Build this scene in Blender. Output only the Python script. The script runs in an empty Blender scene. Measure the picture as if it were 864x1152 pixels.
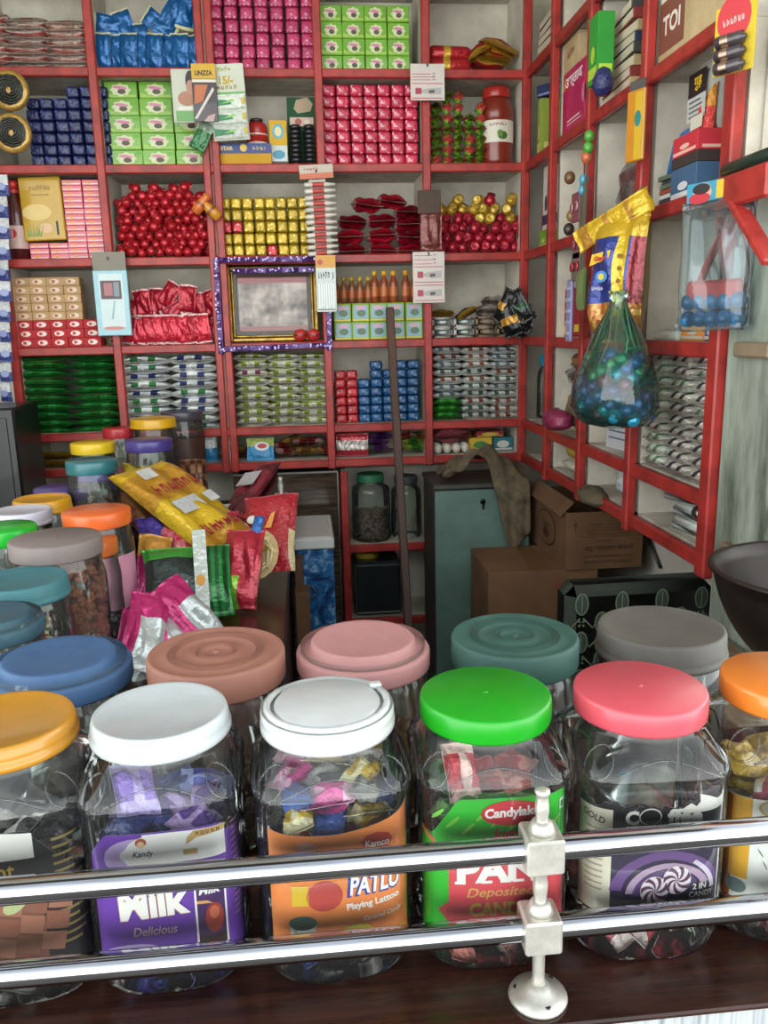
import bpy, math, random
from math import sin, cos, pi, radians as R
from mathutils import Vector, Matrix, Euler
rnd = random.Random(7)
col = bpy.context.scene.collection
# ---------------------------------------------------------------- camera model (864x1152)
FP = 924.77
CAMP = Vector((-.6649, -2.4996, 1.6))
PITCH, ROLL, YAW = R(12.6716), R(-1.2736), R(-5.2664)
_fw = Vector((-sin(YAW)*cos(PITCH), cos(YAW)*cos(PITCH), -sin(PITCH)))
_rt = Vector((cos(YAW), sin(YAW), 0)); _up = _rt.cross(_fw)
RT = cos(ROLL)*_rt + sin(ROLL)*_up
UP = -sin(ROLL)*_rt + cos(ROLL)*_up
def _ray(x, y): return _fw + (x-432)/FP*RT - (y-576)/FP*UP
def onY(x, y, v):
    d = _ray(x, y); return CAMP + d*((v-CAMP.y)/d.y)
def onX(x, y, v):
    d = _ray(x, y); return CAMP + d*((v-CAMP.x)/d.x)
def onZ(x, y, v):
    d = _ray(x, y); return CAMP + d*((v-CAMP.z)/d.z)
# ---------------------------------------------------------------- materials
_M = {}
def lin(h):
    h = h.lstrip('#'); o = []
    for i in (0, 2, 4):
        c = int(h[i:i+2], 16)/255
        o.append(c/12.92 if c <= .04045 else ((c+.055)/1.055)**2.4)
    return (o[0], o[1], o[2], 1)
KINDS = {  # rough, metallic, noise scale, noise amount, bump scale, bump strength, coat
 'paper': (.55, 0, 40, .10, 0, 0, 0), 'gloss': (.28, 0, 30, .10, 60, .10, .3), 'plastic': (.35, 0, 25, .08, 0, 0, .15),
 'foil': (.30, .35, 45, .18, 80, .6, .2), 'wrap': (.36, .0, 95, .24, 120, .8, .25), 'paint': (.45, 0, 14, .22, 30, .12, 0),
 'plaster': (.85, 0, 6, .16, 40, .12, 0), 'cloth': (.9, 0, 60, .2, 200, .3, 0), 'card': (.8, 0, 18, .12, 120, .08, 0),
 'print': (.4, 0, 30, .06, 0, 0, 0), 'metal': (.3, 1, 30, .1, 0, 0, 0), 'rough': (.75, 0, 30, .2, 60, .2, 0), 'food': (.6, 0, 80, .3, 120, .4, 0)}
def mt(hexc, kind='paper'):
    k = hexc+kind
    if k in _M: return _M[k]
    ro, me, ns, na, bs, bst, co = KINDS[kind]
    m = bpy.data.materials.new(kind+'_'+hexc.strip('#')); m.use_nodes = True
    nt = m.node_tree; b = nt.nodes['Principled BSDF']; L = nt.links.new
    c = lin(hexc)
    tc = nt.nodes.new('ShaderNodeTexCoord'); n = nt.nodes.new('ShaderNodeTexNoise')
    n.inputs['Scale'].default_value = ns; n.inputs['Detail'].default_value = 3
    oi = nt.nodes.new('ShaderNodeObjectInfo'); of = nt.nodes.new('ShaderNodeVectorMath'); of.operation = 'MULTIPLY_ADD'; L(oi.outputs['Random'], of.inputs[0]); of.inputs[1].default_value = (3, 5, 7); L(tc.outputs['Object'], of.inputs[2]); L(of.outputs[0], n.inputs['Vector'])
    ad = nt.nodes.new('ShaderNodeMath'); ad.operation = 'MULTIPLY_ADD'; L(oi.outputs['Random'], ad.inputs[0]); ad.inputs[1].default_value = .5; L(n.outputs['Fac'], ad.inputs[2])
    mr = nt.nodes.new('ShaderNodeMapRange'); L(ad.outputs[0], mr.inputs['Value'])
    mr.inputs['From Min'].default_value = .3; mr.inputs['From Max'].default_value = 1.2
    mr.inputs['To Min'].default_value = 1-na*1.3; mr.inputs['To Max'].default_value = 1+na*.9
    vm = nt.nodes.new('ShaderNodeVectorMath'); vm.operation = 'SCALE'; vm.inputs[0].default_value = c[:3]; L(mr.outputs['Result'], vm.inputs['Scale'])
    L(vm.outputs['Vector'], b.inputs['Base Color'])
    b.inputs['Roughness'].default_value = ro; b.inputs['Metallic'].default_value = me; b.inputs['Coat Weight'].default_value = co
    if bst:
        n2 = nt.nodes.new('ShaderNodeTexNoise'); n2.inputs['Scale'].default_value = bs; n2.inputs['Detail'].default_value = 2; L(of.outputs[0], n2.inputs['Vector'])
        bp = nt.nodes.new('ShaderNodeBump'); bp.inputs['Strength'].default_value = bst; bp.inputs['Distance'].default_value = .006
        L(n2.outputs['Fac'], bp.inputs['Height']); L(bp.outputs['Normal'], b.inputs['Normal'])
    _M[k] = m; return m
def grime(name, c1, c2, scale, lo, hi, rough=.7, stretch=(1, 1, 1), bump=.15, metal=0, detail=6):
    """two-tone worn surface"""
    if name in _M: return _M[name]
    m = bpy.data.materials.new(name); m.use_nodes = True; nt = m.node_tree; b = nt.nodes['Principled BSDF']; L = nt.links.new
    tc = nt.nodes.new('ShaderNodeTexCoord'); mp = nt.nodes.new('ShaderNodeMapping'); mp.inputs['Scale'].default_value = stretch
    L(tc.outputs['Object'], mp.inputs['Vector'])
    n = nt.nodes.new('ShaderNodeTexNoise'); n.inputs['Scale'].default_value = scale; n.inputs['Detail'].default_value = detail; n.inputs['Roughness'].default_value = .65
    L(mp.outputs['Vector'], n.inputs['Vector'])
    cr = nt.nodes.new('ShaderNodeValToRGB'); cr.color_ramp.elements[0].position = lo; cr.color_ramp.elements[1].position = hi
    cr.color_ramp.elements[0].color = lin(c1); cr.color_ramp.elements[1].color = lin(c2)
    L(n.outputs['Fac'], cr.inputs['Fac']); L(cr.outputs['Color'], b.inputs['Base Color'])
    b.inputs['Roughness'].default_value = rough; b.inputs['Metallic'].default_value = metal
    if bump:
        bp = nt.nodes.new('ShaderNodeBump'); bp.inputs['Strength'].default_value = bump; bp.inputs['Distance'].default_value = .004
        L(n.outputs['Fac'], bp.inputs['Height']); L(bp.outputs['Normal'], b.inputs['Normal'])
    _M[name] = m; return m
def clear(name, tint, haze=.03, gloss=1.0, rough=.03, hazecol=(.8, .8, .8, 1)):
    """thin clear plastic film or jar wall"""
    if name in _M: return _M[name]
    m = bpy.data.materials.new(name); m.use_nodes = True; nt = m.node_tree; nt.nodes.remove(nt.nodes['Principled BSDF']); L = nt.links.new
    out = nt.nodes['Material Output']
    t = nt.nodes.new('ShaderNodeBsdfTransparent'); t.inputs[0].default_value = (*tint, 1)
    d = nt.nodes.new('ShaderNodeBsdfDiffuse'); d.inputs[0].default_value = hazecol
    g = nt.nodes.new('ShaderNodeBsdfGlossy'); g.inputs['Roughness'].default_value = rough
    tc = nt.nodes.new('ShaderNodeTexCoord'); n = nt.nodes.new('ShaderNodeTexNoise'); n.inputs['Scale'].default_value = 28; n.inputs['Detail'].default_value = 2
    L(tc.outputs['Object'], n.inputs['Vector'])
    bp = nt.nodes.new('ShaderNodeBump'); bp.inputs['Strength'].default_value = .10; bp.inputs['Distance'].default_value = .004
    L(n.outputs['Fac'], bp.inputs['Height']); L(bp.outputs['Normal'], g.inputs['Normal'])
    fr = nt.nodes.new('ShaderNodeFresnel'); fr.inputs['IOR'].default_value = 1.5; L(bp.outputs['Normal'], fr.inputs['Normal'])
    mu = nt.nodes.new('ShaderNodeMath'); mu.operation = 'MULTIPLY'; mu.use_clamp = True; mu.inputs[1].default_value = gloss; L(fr.outputs[0], mu.inputs[0])
    m1 = nt.nodes.new('ShaderNodeMixShader'); m1.inputs[0].default_value = haze; L(t.outputs[0], m1.inputs[1]); L(d.outputs[0], m1.inputs[2])
    m2 = nt.nodes.new('ShaderNodeMixShader'); L(mu.outputs[0], m2.inputs[0]); L(m1.outputs[0], m2.inputs[1]); L(g.outputs[0], m2.inputs[2])
    L(m2.outputs[0], out.inputs['Surface'])
    _M[name] = m; return m
CLEAR = clear('clear_jar', (.96, .97, .965), .012, 1.15)
CLEARG = clear('clear_old_jar', (.86, .90, .88), .05, 1.1, .08, (.5, .52, .48, 1))
GLASS = clear('picture_glass', (.97, .98, .97), .0, .3, .03)
FILM = clear('clear_film', (.93, .95, .96), .05, 1.5, .08)
FILMB = clear('clear_blue_film', (.80, .89, .92), .05, 1.5, .1, (.6, .72, .78, 1))
FILMG = clear('clear_green_film', (.66, .84, .76), .06, 1.5, .08, (.2, .5, .38, 1))
FILMP = clear('clear_brown_film', (.86, .78, .74), .12, 1.3, .12, (.5, .42, .4, 1))
# ---------------------------------------------------------------- mesh builder
I4 = Matrix.Identity(4)
def TR(x=0, y=0, z=0, rx=0, ry=0, rz=0, s=1):
    return Matrix.Translation((x, y, z)) @ Euler((rx, ry, rz)).to_matrix().to_4x4() @ Matrix.Scale(s, 4)
_TXT = {}
def text_mesh(s, font_bold=0):
    k = (s, font_bold)
    if k in _TXT: return _TXT[k]
    cu = bpy.data.curves.new('lettering', 'FONT'); cu.body = s; cu.size = 1; cu.resolution_u = 3
    cu.offset = font_bold
    o = bpy.data.objects.new('lettering', cu); col.objects.link(o)
    dg = bpy.context.evaluated_depsgraph_get(); dg.update()
    me = bpy.data.meshes.new_from_object(o.evaluated_get(dg))
    vs = [tuple(v.co) for v in me.vertices]; fs = [tuple(p.vertices) for p in me.polygons]
    bpy.data.objects.remove(o); bpy.data.curves.remove(cu); bpy.data.meshes.remove(me)
    if vs:
        x0 = min(v[0] for v in vs); x1 = max(v[0] for v in vs); y0 = min(v[1] for v in vs); y1 = max(v[1] for v in vs)
    else: x0 = x1 = y0 = y1 = 0
    _TXT[k] = (vs, fs, x0, x1, y0, y1); return _TXT[k]
CURVED = [0]
def _clip(p, xc, sg):
    o = []
    for a, b in zip(p, p[1:]+p[:1]):
        ia, ib = (a[0]-xc)*sg >= 0, (b[0]-xc)*sg >= 0
        if ia: o.append(a)
        if ia != ib:
            t = (xc-a[0])/(b[0]-a[0]); o.append((xc, a[1]+(b[1]-a[1])*t))
    return o
class MB:
    def __init__(s): s.v = []; s.f = []; s.m = []; s.sm = []; s.mats = []
    def mi(s, mat):
        if mat not in s.mats: s.mats.append(mat)
        return s.mats.index(mat)
    def add(s, vs, fs, mat, smooth=False, M=None):
        b = len(s.v)
        if M is not None: vs = [M @ Vector(v) for v in vs]
        s.v += [tuple(v) for v in vs]
        if callable(mat): ms = [s.mi(mat(i)) for i in range(len(fs))]
        else: ms = [s.mi(mat)]*len(fs)
        s.f += [tuple(b+i for i in f) for f in fs]; s.m += ms; s.sm += [smooth]*len(fs)
        return s
    def box(s, c, d, mat, bev=0, M=None, smooth=False):
        """c = centre, d = full size, bev = chamfer"""
        hx, hy, hz = d[0]/2, d[1]/2, d[2]/2
        if bev <= 0:
            vs = [(c[0]+x*hx, c[1]+y*hy, c[2]+z*hz) for x in (-1, 1) for y in (-1, 1) for z in (-1, 1)]
            return s.add(vs, [(0, 1, 3, 2), (4, 6, 7, 5), (0, 4, 5, 1), (2, 3, 7, 6), (0, 2, 6, 4), (1, 5, 7, 3)], mat, False, M)
        bev = min(bev, hx*.95, hy*.95, hz*.95)
        vs = []; idx = {}
        for x in (-1, 1):
            for y in (-1, 1):
                for z in (-1, 1):
                    for a in range(3):
                        e = [hx-bev, hy-bev, hz-bev]; e[a] += bev
                        idx[x, y, z, a] = len(vs); vs.append((c[0]+x*e[0], c[1]+y*e[1], c[2]+z*e[2]))
        fs = []
        for a in range(3):
            b_, c_ = (a+1) % 3, (a+2) % 3
            for sg in (-1, 1):
                q = []
                for p, r in ((-1, -1), (1, -1), (1, 1), (-1, 1)):
                    k = [0, 0, 0]; k[a] = sg; k[b_] = p; k[c_] = r; q.append(idx[(*k, a)])
                fs.append(tuple(q if sg > 0 else q[::-1]))
            for p in (-1, 1):      # edges along axis a
                for r in (-1, 1):
                    k0 = [0, 0, 0]; k1 = [0, 0, 0]; k0[a] = -1; k1[a] = 1
                    for k in (k0, k1): k[b_] = p; k[c_] = r
                    q = [idx[(*k0, b_)], idx[(*k1, b_)], idx[(*k1, c_)], idx[(*k0, c_)]]
                    fs.append(tuple(q if p*r > 0 else q[::-1]))
        for x in (-1, 1):
            for y in (-1, 1):
                for z in (-1, 1):
                    q = [idx[x, y, z, 0], idx[x, y, z, 1], idx[x, y, z, 2]]
                    fs.append(tuple(q if x*y*z > 0 else q[::-1]))
        return s.add(vs, fs, mat, smooth, M)
    def lathe(s, prof, n, mat, M=None, shape=None, smooth=True, caps=True):
        """prof = [(r, z)], or with shape [(r, z, exponent)] for squarish rings"""
        vs = []; fs = []
        for p in prof:
            e = p[2] if len(p) > 2 else 2
            for i in range(n):
                a = 2*pi*i/n; cx, sx = cos(a), sin(a)
                if e == 2: x, y = cx, sx
                else:
                    x = math.copysign(abs(cx)**(2/e), cx); y = math.copysign(abs(sx)**(2/e), sx)
                vs.append((p[0]*x, p[0]*y, p[1]))
        for j in range(len(prof)-1):
            for i in range(n):
                k = (i+1) % n; fs.append((j*n+i, j*n+k, (j+1)*n+k, (j+1)*n+i))
        if caps:
            fs.append(tuple(range(n))[::-1]); fs.append(tuple((len(prof)-1)*n+i for i in range(n)))
        return s.add(vs, fs, mat, smooth, M)
    def tube(s, pts, r, n, mat, M=None, caps=True, closed=False):
        pts = [Vector(p) for p in pts]; vs = []; fs = []; m = len(pts)
        up = Vector((0, 0, 1))
        for j, p in enumerate(pts):
            a = pts[(j-1) % m] if closed else pts[max(j-1, 0)]; b = pts[(j+1) % m] if closed else pts[min(j+1, m-1)]
            t = (b-a).normalized()
            u = t.cross(up)
            if u.length < .05: u = t.cross(Vector((1, 0, 0)))
            u.normalize(); w = u.cross(t)
            rr = r[j] if isinstance(r, (list, tuple)) else r
            for i in range(n):
                q = 2*pi*i/n; vs.append(p + rr*(cos(q)*u + sin(q)*w))
        for j in range(m if closed else m-1):
            for i in range(n):
                k = (i+1) % n; j2 = (j+1) % m; fs.append((j*n+i, j2*n+i, j2*n+k, j*n+k))
        if caps and not closed:
            fs.append(tuple(range(n))); fs.append(tuple((m-1)*n+i for i in range(n))[::-1])
        return s.add(vs, fs, mat, True, M)
    def pouch(s, w, h, t, nx, ny, mat, M=None, wr=.15, seed=0, crimp=.08, bot=None):
        """filled pillow packet, flat in XY, sealed at the two Y ends, centre at the origin; mat may be f(u, v, side)"""
        q = random.Random(seed); vs = []; fs = []; fm = []
        ph = [q.uniform(0, 6.28) for _ in range(6)]
        for sd in (1, -1):
            for j in range(ny+1):
                v = 2*j/ny-1
                av = max(0, 1-(abs(v)/(1-crimp))**2.6) if abs(v) < 1-crimp else 0
                for i in range(nx+1):
                    u = 2*i/nx-1
                    pr = (max(0, 1-abs(u)**5)**.5)*(av**.42)
                    wk = 1+wr*(sin(3.1*u*2+ph[0]+2*v)*.5+sin(5*v+ph[1]+3*u)*.5+.6*sin(9*u+ph[2])*abs(v)**2)
                    nar = 1-.10*(1-abs(v)**3)*0 - .05*av
                    vs.append((u*w/2*nar+wr*.02*w*sin(4*v+ph[3]), v*h/2+wr*.03*h*sin(3*u+ph[4]), sd*(t/2*pr*wk+.0004)+wr*.06*h*sin(2.2*v+ph[5])*(abs(v)**2)))
        N = (nx+1)*(ny+1)
        for k, sd in enumerate((1, -1)):
            for j in range(ny):
                for i in range(nx):
                    a = k*N+j*(nx+1)+i; f = (a, a+1, a+nx+2, a+nx+1)
                    fs.append(f if sd > 0 else f[::-1])
                    if callable(mat): fm.append(mat((i+.5)/nx*2-1, (j+.5)/ny*2-1, sd))
                    else: fm.append(mat if sd > 0 or bot is None else bot)
        # close rim
        rim = [j*(nx+1) for j in range(ny+1)], [j*(nx+1)+nx for j in range(ny+1)], list(range(nx+1)), [ny*(nx+1)+i for i in range(nx+1)]
        for e, r_ in enumerate(rim):
            for a, b in zip(r_, r_[1:]):
                f = (a, b, b+N, a+N); fs.append(f if e in (1, 2) else f[::-1]); fm.append(fm[0])
        return s.add(vs, fs, lambda i: fm[i], True, M)
    def ball(s, r, mat, M=None, nu=10, nv=6, sq=(1, 1, 1)):
        vs = []; fs = []
        for j in range(nv+1):
            th = pi*j/nv
            for i in range(nu):
                a = 2*pi*i/nu; vs.append((r*sq[0]*sin(th)*cos(a), r*sq[1]*sin(th)*sin(a), -r*sq[2]*cos(th)))
        for j in range(nv):
            for i in range(nu):
                k = (i+1) % nu; fs.append((j*nu+i, j*nu+k, (j+1)*nu+k, (j+1)*nu+i))
        return s.add(vs, fs, mat, True, M)
    def poly(s, pts, mat, fn=None, M=None):
        """flat polygon given in (x, z), facing -Y; fn maps (x, z) to a surface"""
        if fn and CURVED[0]:
            x0 = min(p[0] for p in pts); x1 = max(p[0] for p in pts)
            if x1-x0 > CURVED[0]*1.5:
                n = int((x1-x0)/CURVED[0])+1
                for i in range(n):
                    q = _clip(_clip(pts, x0+(x1-x0)*i/n, 1), x0+(x1-x0)*(i+1)/n, -1)
                    if len(q) > 2: s.add([fn(x, z) for x, z in q], [tuple(range(len(q)))], mat, False, M)
                return s
        vs = [fn(x, z) if fn else (x, 0, z) for x, z in pts]
        return s.add(vs, [tuple(range(len(pts)))], mat, False, M)
    def ell(s, cx, cz, rx, rz, mat, fn=None, M=None, n=18, rot=0):
        pts = []
        for i in range(n):
            a = 2*pi*i/n; x, z = rx*cos(a), rz*sin(a)
            pts.append((cx+x*cos(rot)-z*sin(rot), cz+x*sin(rot)+z*cos(rot)))
        return s.poly(pts, mat, fn, M)
    def rect(s, x0, z0, x1, z1, mat, fn=None, M=None): return s.poly([(x0, z0), (x1, z0), (x1, z1), (x0, z1)], mat, fn, M)
    def patch(s, x0, z0, x1, z1, nx, nz, mat, fn, M=None, top=None, smooth=True):
        vs = []; fs = []
        for j in range(nz+1):
            for i in range(nx+1):
                x = x0+(x1-x0)*i/nx; zt = top(x) if top else z1
                vs.append(fn(x, z0+(zt-z0)*j/nz))
        for j in range(nz):
            for i in range(nx):
                a = j*(nx+1)+i; fs.append((a, a+1, a+nx+2, a+nx+1))
        return s.add(vs, fs, mat, smooth, M)
    def text(s, t, cx, cz, hgt, mat, fn=None, M=None, width=None, bold=.012, slant=0, rot=0):
        vs, fs, x0, x1, y0, y1 = text_mesh(t, bold)
        if not vs: return s
        k = hgt/max(y1-y0, 1e-6); kx = width/(x1-x0) if width else k
        o = []
        for x, y, _ in vs:
            X = (x-(x0+x1)/2)*kx; Z = (y-(y0+y1)/2)*k; X += slant*Z
            X, Z = X*cos(rot)-Z*sin(rot), X*sin(rot)+Z*cos(rot)
            o.append(fn(cx+X, cz+Z) if fn else (cx+X, 0, cz+Z))
        return s.add(o, fs, mat, False, M)
    def marks(s, cx, cz, w, h, mat, fn, n=7, rot=0, seed=1):
        """a line of lettering too small to read: uneven little strokes"""
        q = random.Random(seed+int(w*1e4)); st = w/n
        for i in range(n):
            x = -w/2+st*(i+.12); a = q.uniform(.5, .75)*st; b = q.uniform(.75, 1)*h/2
            for x0, z0, x1, z1 in ((x, -b, x+a*.34, b), (x, q.choice((-b, -h*.1, b-h*.25)), x+a, 0), (x+a*.66, -b*q.uniform(.2, 1), x+a, b*q.uniform(.1, .9))):
                if z1 <= 0 and z0 < 0: z1 = z0+h*.25
                if z1 == 0: z0, z1 = z0, z0+h*.25
                P = [(x0, z0), (x1, z0), (x1, z1), (x0, z1)]
                s.poly([(cx+u*cos(rot)-v*sin(rot), cz+u*sin(rot)+v*cos(rot)) for u, v in P], mat, fn)
        return s
    def mesh(s, name):
        me = bpy.data.meshes.new(name); me.from_pydata(s.v, [], s.f)
        for m in s.mats: me.materials.append(m)
        me.polygons.foreach_set('material_index', s.m); me.polygons.foreach_set('use_smooth', s.sm); me.update()
        return me
    def build(s, name, parent=None, loc=(0, 0, 0), rot=(0, 0, 0), label=None):
        o = bpy.data.objects.new(name, s.mesh(name)); col.objects.link(o); o.location = loc; o.rotation_euler = rot
        if parent is not None: o.parent = parent
        if label: o['label'] = label
        return o
def tag(o, label, cat, group=None, kind=None):
    o['label'] = label; o['category'] = cat
    if group: o['group'] = group
    if kind: o['kind'] = kind
    return o
def thing(name, label, cat, loc=(0, 0, 0), rot=(0, 0, 0), group=None):
    o = bpy.data.objects.new(name, None); col.objects.link(o); o.empty_display_size = .02
    o.location = loc; o.rotation_euler = rot
    return tag(o, label, cat, group)
def struct(mb, name, loc=(0, 0, 0), rot=(0, 0, 0)):
    o = mb.build(name, None, loc, rot); o['kind'] = 'structure'; return o
class Rep:
    """one kind of repeated article: the first is the built one, the rest are copies of it and its parts"""
    def __init__(s, o, label, cat, group): s.o = o; s.n = 0; s.a = (label, cat, group); s.kids = list(o.children)
    def put(s, loc, rot=(0, 0, 0), sc=1, label=None):
        if s.n == 0: c = s.o
        else:
            c = s.o.copy(); col.objects.link(c)
            for ch in s.kids:
                d = ch.copy(); col.objects.link(d); d.parent = c
        s.n += 1; c.location = loc; c.rotation_euler = rot
        c.scale = (sc, sc, sc) if not isinstance(sc, tuple) else sc
        tag(c, label or s.a[0], s.a[1], s.a[2]); return c
# ---------------------------------------------------------------- colours of the place
RED = grime('red_gloss_paint', '#6e1d1a', '#a8302a', 22, .25, .6, .42, (1, 1, 1), .1)
WHITE = grime('white_shelf_paint', '#a39b8b', '#d6cfc0', 5, .25, .6, .75)
DUSTY = grime('dusty_shelf_top', '#948d7f', '#c9c3b6', 12, .3, .65, .85)
WALLM = grime('limewash_wall', '#b8b2a4', '#e4ded0', 4, .3, .6, .9)
PLANK = grime('weathered_green_plank', '#43463a', '#a2ab9d', 9, .34, .60, .85, (1, 1, .22), .3)
LAM = grime('dark_wood_laminate', '#1d100d', '#4a2b22', 10, .3, .75, .22, (.5, 9, 9), .03)
CONC = grime('concrete', '#4c4842', '#6f6a62', 5, .3, .7, .9)
# columns (X), rows (Z), right-hand posts (Y) of the shelving
XS = [-1.49, -1.20, -.897, -.5915, -.2905, 0.0]
ZS = [2.291, 2.0443, 1.797, 1.552, 1.3025, 1.196]
YS = [-.268, -.5535, -.8665, -1.205]
DEP = .20
ZT = 2.56
# ---------------------------------------------------------------- setting
m = MB(); m.box((0, -1.5, -.05), (6.4, 9.5, .1), CONC); struct(m, 'floor')
m = MB(); m.box((-.45, -.85, 2.98), (3.4, 2.3, .1), WALLM); struct(m, 'ceiling')
m = MB(); m.box((-.45, -2.3, 2.86), (3.4, .6, .05), mt('#3a3632', 'rough'), 0, None); struct(m, 'added_sky_blocker')  # unseen dark slab, added to cut sky light on the lids and darken rail reflections
m = MB(); m.box((-.75, .275, 1.45), (2.9, .1, 2.9), WALLM); struct(m, 'wall_back')
m = MB(); m.box((-1.9, -.56, 1.45), (.1, 1.57, 2.9), WALLM); struct(m, 'wall_left')
m = MB(); m.box((.285, -.485, 1.45), (.1, 1.42, 2.9), WALLM); struct(m, 'wall_right')
m = MB(); m.box((.185, -1.30, 1.45), (.29, .15, 2.9), WALLM); struct(m, 'wall_front')
# ---------------------------------------------------------------- back shelves
def board(parent, x0, x1, z, y0, y1, th=.02, edge=.024):
    b = MB(); b.box(((x0+x1)/2, (y0+y1)/2+.004, z-th/2), (x1-x0, y1-y0-.008, th), DUSTY)
    o = b.build('shelf_board', parent)
    e = MB(); e.box(((x0+x1)/2, y0, z-edge/2), (x1-x0, .016, edge), RED, .003); e.build('red_edge', o)
def upright(parent, x, z0, z1, y0, y1, th=.018, edge=.024, dbl=False):
    b = MB(); b.box((x, (y0+y1)/2+.004, (z0+z1)/2), (th, y1-y0-.008, z1-z0), WHITE)
    o = b.build('upright', parent)
    e = MB()
    if dbl:
        e.box((x-.014, y0-.002, (z0+z1)/2), (.021, .02, z1-z0), RED, .003); e.box((x+.013, y0-.001, (z0+z1)/2), (.022, .018, z1-z0), RED, .003)
    else: e.box((x, y0-.002, (z0+z1)/2), (edge, .02, z1-z0), RED, .003)
    e.build('red_edge', o)
bs = thing('wall_shelves', 'white pigeonhole shelves with red painted edges covering the back wall', 'shelves', (0, 0, 0))
m = MB(); m.box((-.745, DEP+.008, 1.88), (1.52, .012, 1.36), WHITE); m.build('back_panel', bs)
for z in ZS: board(bs, -1.505, .012, z+.012, 0, DEP)
board(bs, -1.505, .012, ZT, 0, DEP)
for i, x in enumerate(XS):
    if i == 1: upright(bs, x, 1.31, ZT, -.001, DEP)
    else: upright(bs, x, 1.18, ZT, -.001, DEP, dbl=(i == 2))
# under shelves, behind the steel cabinet
us = thing('low_shelves', 'red edged low shelves with grey back under the pigeonholes', 'shelves', (0, 0, 0))
m = MB(); m.box((-.29, DEP+.008, .66), (.55, .012, .97), WHITE); m.build('back_panel', us)
for x in (-.556, -.02): upright(us, x, .30, 1.168, .01, DEP)
for z in (.93, .685, .33): board(us, -.564, -.01, z, .012, DEP)
# ---------------------------------------------------------------- right-hand shelves
rs = thing('side_shelves', 'white pigeonhole shelves with red edges running along the right wall', 'shelves', (0, 0, 0))
m = MB(); m.box((DEP+.012, -.605, 1.88), (.012, 1.2, 1.38), WHITE); m.build('back_panel', rs)
def board_y(parent, z, y0=-1.215, y1=-.012, th=.02, edge=.026):
    b = MB(); b.box((DEP/2+.012, (y0+y1)/2, z-th/2), (DEP-.016, y1-y0, th), DUSTY); o = b.build('shelf_board', parent)
    e = MB(); e.box((.004, (y0+y1)/2, z-edge/2), (.016, y1-y0, edge), RED, .003); e.build('red_edge', o)
for z in ZS: board_y(rs, z+.012)
board_y(rs, ZT)
for i, y in enumerate(YS):
    b = MB(); b.box((DEP/2+.012, y, 1.87), (DEP-.016, .018, 1.38), WHITE); o = b.build('upright', rs)
    e = MB(); w = .026 if i < 3 else .034
    e.box((.002, y, 1.87), (.02, w, 1.40), RED, .003); e.build('red_edge', o)
# ---------------------------------------------------------------- worn shutter plank and the wall cheek beside the shelves
wp = thing('wooden_shutter', 'weathered grey green wooden shutter beside the side shelves', 'shutter', (.02, -1.302, 0))
m = MB(); m.box((0, 0, .86), (.03, .15, 1.70), PLANK, .004); m.build('panel', wp)
for z in (1.555, 1.24):
    m = MB(); m.box((-.022, -.02, z), (.016, .10, .022), mt('#7b6a55', 'rough'), .003); m.build('cleat', wp)
# ---------------------------------------------------------------- counter
CZ = 1.10
ct = thing('shop_counter', 'dark brown wood counter with white striped front under the candy jars', 'counter', (0, 0, 0))
m = MB()
m.box((-.66, -1.7975, CZ-.0175), (2.2, .395, .025), LAM, .001); m.box((-.66, -1.804, CZ-.0025), (2.2, .412, .005), LAM, .0015)
m.build('countertop', ct)
m = MB(); m.box((-1.2375, -.809, CZ-.016), (1.045, 1.578, .028), LAM, .003); m.build('side_countertop', ct)
def stripes():
    m = bpy.data.materials.new('white_striped_laminate'); m.use_nodes = True; nt = m.node_tree; b = nt.nodes['Principled BSDF']; L = nt.links.new
    tc = nt.nodes.new('ShaderNodeTexCoord'); mp = nt.nodes.new('ShaderNodeMapping'); mp.inputs['Scale'].default_value = (60, 1, 1.2); L(tc.outputs['Object'], mp.inputs['Vector'])
    n = nt.nodes.new('ShaderNodeTexNoise'); n.inputs['Scale'].default_value = 3; L(mp.outputs['Vector'], n.inputs['Vector'])
    cr = nt.nodes.new('ShaderNodeValToRGB'); cr.color_ramp.elements[0].position = .35; cr.color_ramp.elements[1].position = .55
    cr.color_ramp.elements[0].color = lin('#7a8088'); cr.color_ramp.elements[1].color = lin('#aeb2b2')
    L(n.outputs['Fac'], cr.inputs['Fac']); L(cr.outputs['Color'], b.inputs['Base Color']); b.inputs['Roughness'].default_value = .4
    return m
m = MB(); m.box((-.66, -2.003, .547), (2.2, .006, 1.094), stripes()); m.build('front_panel', ct)
m = MB(); m.box((-.735, -.865, .535), (.02, 1.44, 1.066), LAM); m.box((-.17, -1.615, .535), (1.1, .02, 1.066), LAM); m.build('inner_panel', ct)
dg_ = thing('glass_cabinet', 'dark glass fronted cabinet under the shelves behind the side counter', 'cabinet', (0, 0, 0))
m = MB(); m.box((-.735, .10, .58), (.30, .18, 1.16), mt('#1c1512', 'rough')); m.build('body', dg_)
m = MB(); m.box((-.735, .004, .585), (.316, .008, 1.165), grime('dark_glass', '#2a211c', '#5c4e42', 8, .35, .7, .12, (1, 1, 9), 0)); m.build('glass_front', dg_)  # horizontal brown streaks in the glass colour are painted reflections
m = MB(); m.box((-.5755, .0, .585), (.005, .014, 1.168), mt('#b0aca4', 'metal')); m.box((-.735, .0, 1.1705), (.32, .014, .005), mt('#b0aca4', 'metal')); m.build('metal_edge', dg_)
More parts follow.
